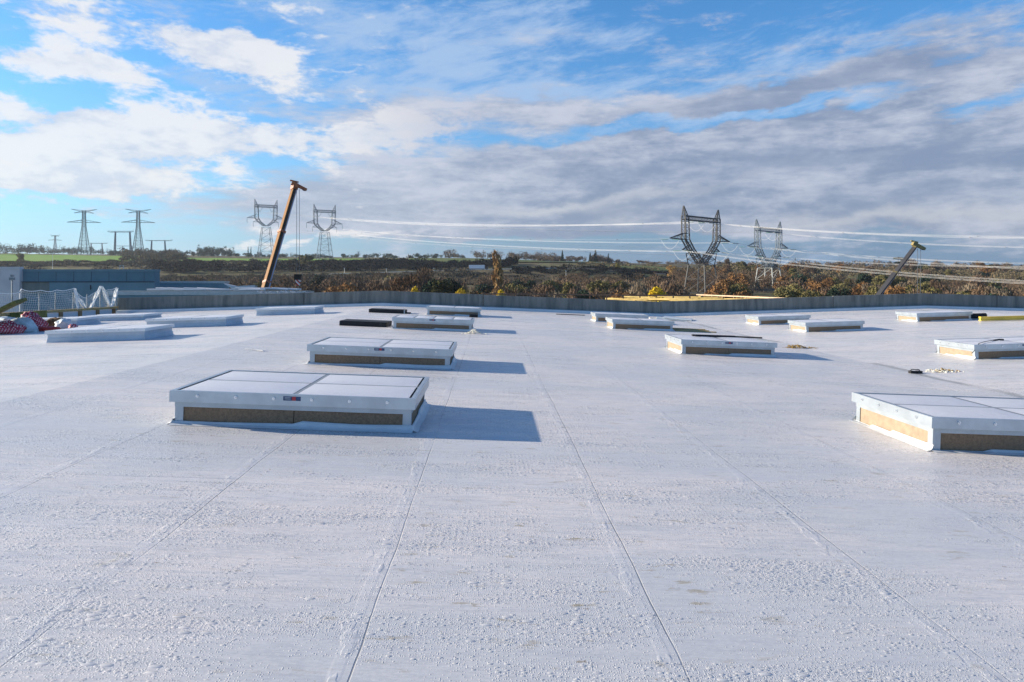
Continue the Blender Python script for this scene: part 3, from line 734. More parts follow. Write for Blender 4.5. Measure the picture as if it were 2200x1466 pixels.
# clutter by the crane foot
b = empty('clutter_heap', A(560, 634, 50), 'pale plastic clutter on the low roof by the yellow crane boom', 'clutter')
random.seed(9); m = MB()
for k in range(40):
    x_ = random.uniform(-.2, 3.2); p0 = Vector((x_, random.uniform(0, .6), random.uniform(0, .22))); m.bar(p0, p0 + Vector((random.uniform(-.3, .3), 0, random.uniform(-.1, .15))), .09)
m.build('scraps', M_whitep, b)['kind'] = 'stuff'

# ------------------------------------------------------------------ yellow timber deck and guard rails beyond the parapet
b = empty('timber_stack', A(1250, 648, 44), 'bright yellow timbers stacked flat just beyond the parapet right of centre', 'timber')
random.seed(12); bo = b.location
for k in range(34):
    px = random.uniform(1235, 1640); top_y = np.interp(px, [1235, 1360, 1500, 1720], [642, 634, 635.5, 643])
    Yk = random.uniform(42, 54); f = (Yk - 42) / 12; py = top_y + 2 + (1 - f) * 9 * random.uniform(.8, 1.1)
    a0 = A(px, py, Yk) - bo; le = random.uniform(2.2, 4.2); d_ = Vector((.84, -.54, 0)) * le
    if Yk + d_.y < 38.6: continue
    MB().bar(a0, a0 + d_ + Vector((0, 0, random.uniform(-.05, .02))), .16, .11).build('batten', M_yelw, b)
def rail(px0, px1, y0, y1, Y, n, mt, label, low=True, Y1=None, h=.36):
    a = A(px0, y0, Y); e = A(px1, y1, Y1 or Y); r = empty('guard_rail', a, label, 'railing'); d = e - a
    MB().bar((0, 0, 0), d, .10, .09).build('top_rail', mt, r)
    if low: MB().bar((d.x * .02, .0, -h), (d.x * .7, d.y * .7, -h + d.z), .08, .07).build('mid_rail', mt, r)
    for k in range(n):
        q = d * ((k + .5) / n); MB().box(q.x - .04, q.x + .04, q.y - .03, q.y + .03, q.z - .9, q.z - .05).build('post', mt, r)
rail(1035, 1500, 631.5, 636, 47, 13, M_railr, 'thin rusty pink guard rail running beyond the parapet at centre', False)
rail(1497, 1740, 633.5, 643.5, 56, 9, M_rail, 'sunlit cream timber guard rail beyond the parapet right of centre', True, 43)

# ------------------------------------------------------------------ mobile cranes
def crane(base_px, top_px, Y, Y1, w, lab, main, side, headm, cables, hook, collars, dark):
    a = A(*base_px, Y); b = A(*top_px, Y1); r = empty('crane', a, lab, 'crane'); d = b - a
    # the part of the boom below the parapet goes on down to the carrier deck
    dn = -d.normalized() * 10
    secs = [(-1, 0, 1.12)] + [(c0, c1, s_) for c0, c1, s_ in zip([0] + collars, collars + [1], [1.12, 1.0, .88, .8])]
    up = Vector((-.75, -1, .1))
    for c0, c1, s_ in secs:
        p0 = d * c0 if c0 >= 0 else dn; p1 = d * c1
        MB().bar(p0, p1, w * s_, w * s_ * 1.1, up=up).build('boom_section', main, r)
    ax = d.normalized(); sd_ = ax.cross(up).normalized(); fr_ = sd_.cross(ax).normalized()
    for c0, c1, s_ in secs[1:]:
        # shade of the boom's front painted as a dark strip, pale flange on the right
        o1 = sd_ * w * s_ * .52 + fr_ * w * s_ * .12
        MB().bar(d * c0 + o1, d * c1 + o1, .05, w * s_ * .42, up=up).build('boom_shade_strip', dark, r)
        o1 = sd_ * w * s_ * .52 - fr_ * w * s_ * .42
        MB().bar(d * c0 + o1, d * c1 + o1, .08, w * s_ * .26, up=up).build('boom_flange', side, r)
    for c0 in collars:
        MB().bar(d * c0 - ax * .1, d * c0 + ax * .16, w * 1.32, w * 1.32, up=up).build('collar', headm, r)
    h = MB().bar(d - ax * .3, d + ax * .5 + Vector((-.1, 0, 0)), w * 1.15, w * 1.2, up=up)
    h.bar(d + Vector((-.25, 0, .45)), d + Vector((1.25, 0, -.25)), .5, .45, .3, .3)
    h.bar(d + Vector((-.45, 0, .75)), d + Vector((.4, 0, .55)), .16)
    hd = h.build('boom_head', headm, r)
    MB().bar(d + Vector((1.0, -.15, -.2)), d + Vector((1.0, .15, -.2)), .34, sides=12).build('sheave', dark, hd)
    for dx, ln in cables: MB().bar(d + Vector((dx, 0, -.2)), d + Vector((dx, 0, -ln)), .035, sides=4).build('hoist_cable', M_cable, r)
    if hook:
        dx, ln = hook; hk = MB().bar(d + Vector((dx - .05, -.1, -ln)), d + Vector((dx - .05, -.1, -ln - .6)), .7, .4, .6, .4).build('hook_block', M_black, r)
        m = MB().bar(d + Vector((dx, -.12, -ln - .6)), d + Vector((dx, -.12, -ln - 1.2)), .55, .35, .28, .25); m.build('hook_plate', M_stripe2, hk)
        MB().tube([d + Vector((dx, 0, -ln - 1.2)), d + Vector((dx + .05, 0, -ln - 1.6)), d + Vector((dx - .15, 0, -ln - 1.75)), d + Vector((dx - .22, 0, -ln - 1.5))], .07, 6).build('hook', M_black, hk)
    return r
M_stripe2 = bpy.data.materials.new('warning_stripes'); M_stripe2.use_nodes = True
t = NT(M_stripe2.node_tree); o_ = t.new('ShaderNodeOutputMaterial'); b_ = t.new('ShaderNodeBsdfPrincipled'); t.ln(b_.outputs[0], o_.inputs[0])
x, y, z = t.coord('Object'); w_ = ((x + z) * 2.2)._m('FRACT').ss(.45, .55); t.ln(t.mix(w_, (.65, .06, .05), (.85, .82, .8)), b_.inputs['Base Color'])
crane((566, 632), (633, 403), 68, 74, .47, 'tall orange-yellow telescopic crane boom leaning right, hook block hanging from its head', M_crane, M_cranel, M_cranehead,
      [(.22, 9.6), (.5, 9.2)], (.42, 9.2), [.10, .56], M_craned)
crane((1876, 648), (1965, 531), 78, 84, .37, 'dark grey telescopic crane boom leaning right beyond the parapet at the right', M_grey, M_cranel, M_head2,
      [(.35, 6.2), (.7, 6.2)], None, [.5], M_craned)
# the lattice behind each boom hides nothing: carriers stand below the parapet line
# ------------------------------------------------------------------ terrain
AN = [-900, 0, 350, 650, 1000, 1250, 1500, 1700, 1950, 2200, 3100]
TT = {  # distance: photo height of the ground there per column
 430: [616, 616, 616, 614, 612, 612, 616, 616, 620, 622, 622],
 480: [594, 594, 594, 593, 582, 578, 596, 600, 604, 606, 606],
 502: [594, 594, 594, 592, 581.5, 576, 594, 598, 602, 604, 604],
 560: [574, 574, 574, 574, 569, 567, 585, 588, 590, 594, 594],
 640: [564, 564, 564, 564, 563, 565, 576, 578, 580, 588, 588],
 820: [549, 549, 551, 556, 556, 564.5, 569, 574, 574, 583, 583],
 1100: [546, 546, 549, 553, 555, 564, 568, 573, 573, 582, 582],
 1700: [545, 545, 548, 552, 555, 564, 568, 573, 573, 582, 582]}
TZs = sorted(TT)
def terr(X, Y):
    px = CX + F * X / max(Y, 1)
    if Y <= 300: return -14.0
    def e_at(Zk):
        return CAMZ + (HY - np.interp(px, AN, TT[Zk])) / F * Zk
    if Y <= 430:
        s_ = (Y - 300) / 130; s_ = s_ * s_ * (3 - 2 * s_); h = -14 + (e_at(430) + 14) * s_
    elif Y >= 1700: h = e_at(1700)
    else:
        k = np.searchsorted(TZs, Y) ; k = max(1, min(k, len(TZs) - 1)); a, b = TZs[k - 1], TZs[k]; s_ = (Y - a) / (b - a)
        h = e_at(a) * (1 - s_) + e_at(b) * s_
    am = 0 if 470 < Y < 510 else 1
    return float(h) + am * (.9 * mnoise.noise(Vector((X * .02, Y * .02, 0))) + .35 * mnoise.noise(Vector((X * .09, Y * .09, 2)))) * min(1, max(0, (Y - 300) / 60))
Ys = [30, 120, 300, 320, 340, 360, 380, 400, 415, 430, 440, 450, 460, 470, 480, 484, 502, 508, 515, 525, 540, 560, 580, 600, 620, 640, 670, 700, 740, 780, 820, 900, 1000, 1100, 1300, 1700, 2600]
pxs = np.arange(-900, 3101, 16)
m = MB()
for Y in Ys:
    for px in pxs: X = (px - CX) / F * Y; m.v.append((X, Y, terr(X, Y)))
nc = len(pxs)
for j in range(len(Ys) - 1):
    for i in range(nc - 1): a = j * nc + i; m.f.append((a, a + 1, a + nc + 1, a + nc))
tag(m.build('terrain', M_ground, smooth=True), kind='structure')
tag(MB().box(-3100, 3100, -290, 2900, -16, -15).build('ground', M_ground), kind='structure')
def sheet(name, pts_rows, mt, kind='structure', lift=.3):
    m = MB(); nc = len(pts_rows[0])
    for row in pts_rows:
        for X, Y in row: m.v.append((X, Y, terr(X, Y) + lift))
    for j in range(len(pts_rows) - 1):
        for i in range(nc - 1): a = j * nc + i; m.f.append((a, a + 1, a + nc + 1, a + nc))
    return tag(m.build(name, mt, smooth=True), kind=kind)
def patch(name, p0, p1, Y0, Y1, mt, lift=.5, n=40, rows=10, wob=0):
    R_ = []
    for j in range(rows + 1):
        Y = Y0 + (Y1 - Y0) * j / rows; R_.append([((px - CX) / F * (Y + wob * math.sin(px * .02 + j)), Y + wob * math.sin(px * .02 + j)) for px in np.linspace(p0, p1, n)])
    return sheet(name, R_, mt, lift=lift)
patch('field', -60, 372, 645, 815, M_field, 1.0, 50, 14)
patch('field', 380, 900, 650, 760, M_field, .9, 50, 8)
patch('meadow', 900, 1300, 600, 800, M_field2, .9, 40, 8)
patch('meadow', 1300, 1440, 515, 620, M_field2, .9, 20, 8, 5)
patch('field', -300, 60, 900, 1100, M_field2, 1.3, 20, 6)
patch('road', 560, 1500, 485, 500, M_asph, .25, 80, 2)

# road furniture
def guard(px0, px1, Y, lift, label, mt, n=60, th=.3):
    r = empty('crash_barrier', ((px0 - CX) / F * Y, Y, 0), label, 'barrier'); X0 = (px0 - CX) / F * Y; pts = []
    for k in range(n + 1): X = (px0 + (px1 - px0) * k / n - CX) / F * Y; pts.append((X - X0, 0, terr(X, Y) + lift))
    m = MB()
    for a_, b_2 in zip(pts, pts[1:]): m.bar(a_, b_2, .12, th)
    m.build('rail', mt, r)
    m = MB()
    for p_ in pts: m.box(p_[0] - .06, p_[0] + .06, .07, .15, p_[2] - .9, p_[2] + .1)
    pm = m.build('posts', mt, r); pm['kind'] = 'stuff'
guard(640, 1200, 484, .75, 'pale crash barrier along the hillside road left of centre', M_zinc)
guard(1084, 1500, 640, .9, 'thin pale parapet of the upper road right of centre', M_conc, 60, .4)
guard(1455, 1545, 470, 1.2, 'short white barrier on the hillside behind the dark pylon', M_whitep, 14)
def bridge():
    Y = 620; a = A(1232, 565, Y); e = A(1300, 565, Y); r = empty('bridge', a, 'small concrete road bridge with a pale pier on the hillside right of centre', 'bridge'); w = e.x - a.x
    MB().box(0, w, 0, 8, -1.0, .3).build('deck', M_conc, r); MB().box(w * .52, w * .62, .5, 7, -4.6, -1.001).build('pier', M_whitep, r)
    MB().box(w * .9, w + 4, 0, 8, -4.6, -1.001).build('abutment', M_conc, r)
bridge()
def truck():
    X = (1008 - CX) / F * 494; Y = 492; zt = terr(X, Y) + .25; r = empty('truck', (X, Y, zt), 'white box trailer lorry driving on the hillside road', 'truck')
    MB().box(0, 11, 0, 2.5, 1.1, 3.7).build('trailer', M_truck, r, bevel=.05); MB().box(11.3, 13.3, 0, 2.4, .7, 3.0).build('cab', M_craned, r, bevel=.15)
    MB().box(.3, 10.8, .3, 2.2, .8, 1.098).build('chassis', M_craned, r)
    for x_ in (1.2, 2.5, 3.8, 9.8, 12.4): MB().bar((x_, .0, .5), (x_, .3, .5), 1.0, sides=14).build('wheel', M_tyre, r)
truck()
def car(px, Y, label, mt):
    X = (px - CX) / F * Y; r = empty('car', (X, Y, terr(X, Y) + .25), label, 'car')
    m = MB(); prof = [(0, .3), (0, .85), (.9, .95), (1.5, 1.42), (3.0, 1.42), (3.7, .95), (4.4, .85), (4.4, .3)]
    n = len(prof); m.v += [(a, 0, b) for a, b in prof] + [(a, 1.7, b) for a, b in prof]; m.f = [tuple(reversed(range(n))), tuple(range(n, 2 * n))] + [(k, (k + 1) % n, n + (k + 1) % n, n + k) for k in range(n)]
    m.f[0] = tuple(range(n)); m.build('body', mt, r); MB().box(1.35, 3.15, -.01, 1.71, .98, 1.3).build('window', M_win, r)
    for x_ in (.9, 3.5):
        MB().bar((x_, -.03, .32), (x_, .2, .32), .64, sides=12).build('wheel', M_tyre, r); MB().bar((x_, 1.5, .32), (x_, 1.73, .32), .64, sides=12).build('wheel', M_tyre, r)
car(958, 490, 'white car on the hillside road left of the lorry', M_car)
car(1103, 490, 'small pale car on the hillside road right of the tall autumn poplar', M_car)
def post(px, pyt, pyb, Y, label, mt=M_pole, w=.3, name='street_lamp', cat='lamp post', head=True):
    a = A(px, pyb, Y); h = A(px, pyt, Y).z - a.z; r = empty(name, a, label, cat)
    MB().bar((0, 0, -1.5), (0, 0, h), w, w2=w * .6, sides=6).build('pole', mt, r)
    if head: MB().box(-.5, .5, -.2, .2, h, h + .35).build('head', mt, r)
post(877, 545, 567, 620, 'pale square pole standing on the skyline left of centre', M_conc, .9, 'pole', 'pole', False)
post(740, 577, 590, 486, 'lamp post at the roadside behind the hook block', M_zinc); post(932, 577, 590, 484, 'lamp post at the roadside left of the white car', M_zinc)
post(1216, 583, 602, 420, 'lamp post among the scrub right of the poplar', M_zinc); post(113, 545, 580, 500, 'thin pole above the left warehouse roof', M_zinc, .25, 'pole', 'pole', False)
post(830, 578, 592, 482, 'lamp post at the roadside over the bare trees', M_zinc)

# ------------------------------------------------------------------ trees
def leaf_cloud(blobs, n, size, flat=0.0, up=0.0, seed=0):
    g = np.random.default_rng(seed)
    w = np.array([b[3] ** 2 * b[4] for b in blobs]) ** (.67); w /= w.sum(); idx = g.choice(len(blobs), n, p=w)
    B_ = np.array([b[:5] for b in blobs])[idx]
    d = g.normal(size=(n, 3)); d /= np.linalg.norm(d, axis=1)[:, None]; r = g.uniform(.35, 1.08, n) ** .6
    c = B_[:, :3] + d * r[:, None] * np.stack([B_[:, 3], B_[:, 3], B_[:, 4]], 1)
    a = g.normal(size=(n, 3)); a[:, 2] += up * np.sign(a[:, 2]) * 3; a /= np.linalg.norm(a, axis=1)[:, None]
    b = np.cross(a, g.normal(size=(n, 3))); b /= np.linalg.norm(b, axis=1)[:, None]
    s1 = size * g.uniform(.5, 1.3, n)[:, None]; s2 = s1 * (1 - .72 * up)
    a = a * s1 * (1 + up) ; b = b * s2
    v = np.stack([c - a * .5, c - b * .5 + a * .08, c + a * .5, c + b * .5 - a * .1], 1).reshape(-1, 3)
    return v
def mesh_np(name, v, m):
    n = len(v) // 4; me = bpy.data.meshes.new(name); me.vertices.add(len(v)); me.vertices.foreach_set('co', v.astype(np.float32).ravel())
    me.loops.add(n * 4); me.loops.foreach_set('vertex_index', np.arange(n * 4, dtype=np.int32)); me.polygons.add(n)
    me.polygons.foreach_set('loop_start', np.arange(0, n * 4, 4, dtype=np.int32)); me.polygons.foreach_set('loop_total', np.full(n, 4, dtype=np.int32))
    me.update(); me.validate(); me.materials.append(m); return me
def tree_proto(kind, seed):
    """unit: crown about 10 m tall on a short trunk; returns (crown mesh, trunk mesh)"""
    g = random.Random(seed); bl = []
    if kind == 'round':
        for _ in range(11): a = g.random() * 6.28; r = g.uniform(0, 2.9); zc = g.uniform(3.4, 8.0); k = 1 - abs(zc - 5.5) / 6; bl.append((math.cos(a) * r * k, math.sin(a) * r * k, zc, g.uniform(1.1, 1.9), g.uniform(.9, 1.6)))
        n, sz, up = 2800, .42, .15
    elif kind == 'bare':
        for _ in range(12): a = g.random() * 6.28; r = g.uniform(0, 2.7); bl.append((math.cos(a) * r, math.sin(a) * r, g.uniform(3.0, 7.8), g.uniform(1.0, 1.7), g.uniform(1.2, 2.2)))
        n, sz, up = 2400, .45, .8
    elif kind == 'tall':
        for k in range(13): zc = 2 + k * .62; w_ = 1.25 * (1 - abs(zc - 4.6) / 8.5); bl.append((g.uniform(-.5, .5), g.uniform(-.5, .5), zc, w_ * g.uniform(.7, 1.2), .9))
        n, sz, up = 1300, .5, .5
    elif kind == 'conifer':
        for k in range(12): zc = 1.2 + k * .75; w_ = 2.3 * (1 - zc / 10.6) + .15; bl.append((g.uniform(-.2, .2), g.uniform(-.2, .2), zc, w_, .45))
        n, sz, up = 1400, .5, .1
    elif kind == 'pine':
        for k in range(9): a = g.random() * 6.28; r = g.uniform(.3, 3.2); bl.append((math.cos(a) * r, math.sin(a) * r, g.uniform(5.6, 9.2), g.uniform(1.0, 1.9), g.uniform(.5, .8)))
        n, sz, up = 1500, .5, 0
    v = leaf_cloud(bl, n, sz, up=up, seed=seed)
    tr = MB(); H = {'round': 6.5, 'bare': 7, 'tall': 9, 'conifer': 9.8, 'pine': 8.3}[kind]
    pr = Vector((0, 0, -1.0)); w0 = .55
    for k in range(1, 6):
        q = Vector((g.uniform(-.15, .15), g.uniform(-.15, .15), H * k / 5)); tr.bar(pr, q, w0 * (1 - (k - 1) / 5.5), w2=w0 * (1 - k / 5.5), sides=6); pr = q
    for b in bl[::1]:
        st = Vector((0, 0, min(b[2] - .6, H * .75) * g.uniform(.5, .9))); tr.bar(st, Vector(b[:3]), .16, w2=.05, sides=4)
    me = bpy.data.meshes.new('trunk'); me.from_pydata(tr.v, [], tr.f); me.materials.append(M_bark)
    return v, me
PROT = {}
def get_proto(kind, lm, i):
    k = (kind, lm.name, i)
    if k not in PROT:
        v, tm = tree_proto(kind, 31 * i + len(kind) * 7 + 1); PROT[k] = (mesh_np('crown', v, lm), tm)
    return PROT[k]
NTREE = [0]
def tree(X, Y, zb, h, w, kind, lm, label, name='tree', cat='tree', group=None, seed=None):
    NTREE[0] += 1; i = (NTREE[0] if seed is None else seed) % 4
    cm, tm = get_proto(kind, lm, i)
    r = empty(name, (X, Y, zb), label, cat, group, rot=(0, 0, random.uniform(0, 6.28))); r.scale = (h / 10 * w, h / 10 * w, h / 10)
    for nm, me in (('crown', cm), ('trunk', tm)):
        o = bpy.data.objects.new(nm, me); COL.objects.link(o); o.parent = r
    return r
def blocked(px, Y): return (Y < 365 and 1466 < px < 1540) or (Y < 430 and 1622 < px < 1684)
def tree_px(px, ptop, Y, h, w, kind, lm, label, **k):
    if blocked(px, Y) and 'group' in k: return None
    a = A(px, ptop, Y); return tree(a.x, Y, a.z - h * .99, h, w, kind, lm, label, **k)
random.seed(21)
# trees one can pick out
tree_px(1412, 611, 150, 9, 1.0, 'round', L_yel, 'bright yellow round tree behind the timber stack, right of centre', name='autumn_tree')
tree_px(1634, 628, 150, 7, .9, 'round', L_yel, 'small yellow tree at the foot of the pale lattice pylon', name='autumn_tree')
tree_px(890, 604, 165, 9, .6, 'round', L_yel, 'small yellow tree left of the dark evergreen, above the parapet', name='autumn_tree')
tree_px(988, 615, 165, 8, .75, 'round', L_yel, 'low yellow bush tree right of the dark evergreen', name='autumn_tree')
tree_px(1077, 618, 150, 8, .7, 'round', L_yel, 'little yellow bush at the foot of the tall poplar', name='autumn_tree')
tree_px(1068, 545, 170, 16, .75, 'tall', leafmat('poplar_leaves', (.46, .30, .13), (.30, .18, .09)), 'tall slim poplar with thinning orange-brown leaves at the photo centre', name='poplar')
tree_px(945, 588, 175, 12, 1.1, 'round', leafmat('bronze_green', (.06, .06, .016), (.022, .026, .012)), 'dark green and bronze evergreen standing over the parapet left of centre', name='evergreen_tree')
tree_px(925, 592, 180, 12, .8, 'round', L_dark, 'blackish evergreen merging with the left side of the bronze one', name='evergreen_tree')
tree_px(972, 592, 182, 12, .8, 'round', L_dark, 'blackish evergreen merging with the right side of the bronze one', name='evergreen_tree')
tree_px(900, 565, 230, 16, .9, 'bare', L_bare, 'tall bare grey-brown tree behind the yellow and dark trees', name='bare_tree')
tree_px(862, 586, 190, 12, 1.3, 'bare', leafmat('reddish_twigs', (.19, .11, .06), (.10, .06, .035)), 'broad reddish-brown bare tree left of the small yellow tree', name='bare_tree')
tree_px(1376, 602, 170, 11, .7, 'bare', L_pale, 'pale silvery bare tree left of the bright yellow one', name='bare_tree')
tree_px(1563, 592, 230, 15, .95, 'round', L_rust, 'russet brown tree between the two lattice pylons', name='autumn_tree')
tree_px(1547, 602, 200, 12, .9, 'round', L_rust, 'lower russet tree left of the one between the pylons', name='autumn_tree')
tree_px(1220, 593, 230, 14, .8, 'round', L_oliv, 'dull olive-gold tree in the scrub right of the poplar', name='autumn_tree')
tree_px(1447, 567, 470, 13, 1.1, 'round', leafmat('gold_leaves', (.40, .27, .10), (.24, .15, .07)), 'small golden tree on the far hillside left of the dark pylon', name='autumn_tree')
tree_px(1327, 563, 520, 10, .7, 'round', leafmat('greengold', (.24, .22, .06), (.14, .12, .04)), 'small green-gold tree on the far hillside meadow', name='autumn_tree')
tree_px(653, 541, 560, 16, 1.3, 'round', L_oliv, 'round dark olive tree on the field edge right of the orange crane boom', name='field_tree')
tree_px(634, 552, 560, 12, .8, 'round', L_dark, 'small dark tree just left of the round olive tree', name='field_tree')
# skyline conifers
for px, tp, h, w, lab in ((1208, 538, 15, .75, 'pointed dark conifer on the skyline, leftmost of the group right of centre'), (1279, 537, 16, .95, 'broad dark conifer on the skyline behind the little bridge'),
                         (1307, 545, 12, .75, 'smaller conifer on the skyline right of the broad one'), (1268, 543, 13, .9, 'low dark conifer touching the left side of the broad skyline conifer')):
    tree_px(px, tp, 700, h, w, 'conifer', L_dark if px != 1279 else L_dark, lab, name='conifer')
tree_px(1935, 553, 620, 14, 2.0, 'pine', L_dark, 'flat-topped dark pine on the skyline behind the grey crane boom', name='pine_tree')
tree_px(2118, 566, 620, 11, 2.2, 'pine', L_dark, 'wide dark pine clump on the skyline near the right edge', name='pine_tree')
tree_px(533, 531, 760, 13, .35, 'tall', L_far, 'thin poplar on the skyline, left of a close pair near the left crane pylon', name='poplar')
tree_px(539, 531, 760, 13, .35, 'tall', L_far, 'thin poplar on the skyline, right of a close pair near the left crane pylon', name='poplar')
tree_px(46, 541, 640, 14, .9, 'round', L_oliv, 'dark tree at the left end of the bright green field', name='field_tree')
# woods: individually placed trees
kinds = {'bare': ('bare', L_bare, 'bare_tree', 'bare grey-brown tree in the wood beyond the parapet', 'bare trees of the wood'),
         'rust': ('round', L_rust, 'autumn_tree', 'russet-leaved autumn tree in the wood beyond the parapet', 'russet trees of the wood'),
         'oliv': ('round', L_oliv, 'olive_tree', 'dull olive-green tree in the wood beyond the parapet', 'olive trees of the wood'),
         'dark': ('round', L_dark, 'evergreen_tree', 'dark evergreen tree in the wood beyond the parapet', 'dark evergreens of the wood'),
         'pale': ('bare', L_pale, 'pale_tree', 'pale twiggy tree in the wood beyond the parapet', 'pale twiggy trees of the wood')}
def wood_tree(px, ptop, Y, k, h):
    kd, lm, nm, lab, gr = kinds[k]
    if k in ('bare', 'pale') or random.random() < .8: pass
    tree_px(px, ptop, Y, h, random.uniform(.9, 1.35), kd, lm, lab, name=nm, group=gr)
def envelope(px):     # the photo height of wood tops nearest us and farther back
    return np.interp(px, [330, 500, 700, 850, 1000, 1200, 1400, 1600, 1800, 2000, 2200], [612, 606, 600, 600, 612, 606, 606, 604, 606, 606, 616])
px = 335
while px < 2230:
    right = px > 1480
    for lay, (Y, dy, h) in enumerate(((185, 4, 12), (255, -8, 13), (330, -20 if right else -14, 14))):
        if random.random() < (.9 if lay < 2 else .75):
            pr = random.random()
            if right: k = 'rust' if pr < .38 else ('oliv' if pr < .60 else ('bare' if pr < .86 else ('dark' if pr < .95 else 'pale')))
            else: k = 'bare' if pr < .66 else ('rust' if pr < .74 else ('oliv' if pr < .86 else ('dark' if pr < .95 else 'pale')))
            wood_tree(px + random.uniform(-12, 12), envelope(px) + dy + random.uniform(-6, 7), Y + random.uniform(-20, 20), k, h * random.uniform(.85, 1.15))
    px += random.uniform(22, 34)
# right-hand slope: more trees climbing the hill
for _ in range(62):
    px = random.uniform(1500, 2230); Y = random.uniform(380, 600); s_ = (Y - 380) / 220
    X = (px - CX) / F * Y; pr = random.random(); k = 'rust' if pr < .25 else ('oliv' if pr < .45 else ('bare' if pr < .85 else 'dark'))
    kd, lm, nm, lab, gr = kinds[k]; tree(X, Y, terr(X, Y), random.uniform(8, 12), random.uniform(.9, 1.4), kd, lm, lab.replace('in the wood beyond the parapet', 'on the wooded hillside at the right'), name=nm, group=gr.replace('of the wood', 'on the hillside'))
# far treelines, hedges and scrub: uncountable masses
def mass(name, label, lm, spots, n_each, size, up=0.0, cat='trees'):
    vs_ = []
    for i, (X, Y, zb, w, h) in enumerate(spots):
        g = random.Random(i * 13 + 5); bl = [(g.uniform(-w, w) * .4, g.uniform(-w, w) * .3, h * g.uniform(.3, .75), w * g.uniform(.25, .5), h * g.uniform(.18, .34)) for _ in range(4)]
        v = leaf_cloud(bl, n_each, size * g.uniform(.8, 1.2), up=up, seed=i + 3); v += np.array([X, Y, zb]); vs_.append(v)
    o = bpy.data.objects.new(name, mesh_np(name, np.concatenate(vs_), lm)); COL.objects.link(o)
    return tag(o, label, cat, kind='stuff')
def line_spots(p0, p1, Y0, Y1, n, h0, h1, w=6, sink=0):
    out_ = []
    for _ in range(n):
        px = random.uniform(p0, p1); Y = random.uniform(Y0, Y1)
        if blocked(px, Y): continue
        X = (px - CX) / F * Y; h = random.uniform(h0, h1); out_.append((X, Y, terr(X, Y) - sink, random.uniform(.7, 1.2) * w, h))
    return out_
sp = line_spots(-120, 230, 1000, 1100, 90, 7, 15, 9) + line_spots(-150, 90, 1000, 1100, 50, 14, 22, 10) + line_spots(230, 560, 830, 950, 80, 5, 9, 7) + line_spots(425, 500, 860, 900, 26, 11, 15, 7) + line_spots(560, 1000, 830, 980, 70, 3, 7, 7)
mass('treeline', 'hazy distant treeline along the skyline beyond the fields on the left', L_far, sp, 150, 1.1)
sp = line_spots(265, 380, 700, 800, 50, 7, 13, 8) + line_spots(960, 1200, 780, 840, 50, 6, 13, 8) + line_spots(1140, 1330, 700, 760, 60, 4, 9, 7) + line_spots(1330, 1720, 780, 860, 60, 2, 5, 8) + line_spots(1700, 2240, 560, 700, 150, 4, 10, 8) + line_spots(2040, 2230, 600, 660, 40, 5, 11, 8)
mass('skyline_scrub', 'brown scrub and small trees along the skyline right of centre', leafmat('brown_scrub', (.20, .155, .115), (.11, .09, .075), sc=.05), sp, 170, .9, .4)
sp = line_spots(-100, 420, 560, 622, 150, 2, 4, 8) + line_spots(380, 900, 600, 640, 50, 2, 4.5, 7) + line_spots(265, 400, 620, 700, 40, 5, 9, 7)
mass('field_hedge', 'olive brown hedgerow trees below the green field on the left', leafmat('hedgerow', (.19, .155, .10), (.09, .085, .055), sc=.06), sp, 190, .9, .3)
sp = line_spots(330, 960, 520, 575, 260, 3.5, 7, 9) + line_spots(1080, 1110, 530, 560, 14, 5, 9, 7) + line_spots(960, 1090, 520, 560, 60, 2.5, 5.5, 8)
mass('dark_hedge', 'blackish evergreen hedge band behind the hillside road left of centre', L_hedge, sp, 190, .9)
sp = line_spots(330, 1080, 420, 476, 300, 2, 5, 9, 1) + line_spots(-100, 330, 400, 560, 80, 3, 7, 9)
mass('embankment_scrub', 'dark scrub on the slope below the hillside road', leafmat('embankment', (.14, .115, .08), (.06, .058, .042), sc=.06), sp, 170, .8, .3)
sp = line_spots(1100, 1520, 440, 520, 150, 1.5, 4.5, 10, 1)
mass('slope_scrub', 'blackish scrub on the slope right of the poplar', L_hedge, sp, 170, .8, .2)
sp = line_spots(1250, 1560, 500, 640, 90, 1.5, 4, 9, 1) + line_spots(1500, 2240, 400, 640, 320, 4, 9, 9, 1)
mass('hillside_scrub', 'brown and olive scrub on the hillside behind the pylons', L_scrub, sp, 170, .85, .3)
sp = line_spots(330, 2240, 195, 300, 520, 5, 9.5, 8) + line_spots(330, 2240, 300, 425, 420, 6, 10, 9) + line_spots(1450, 1700, 432, 470, 70, 6, 10, 8) + line_spots(1455, 1560, 372, 425, 40, 7, 11, 7)
mass('undergrowth', 'bare brown undergrowth filling the wood just beyond the parapet', leafmat('undergrowth', (.18, .122, .078), (.085, .058, .038), sc=.08), sp, 380, .42, .7)
print('trees', NTREE[0])

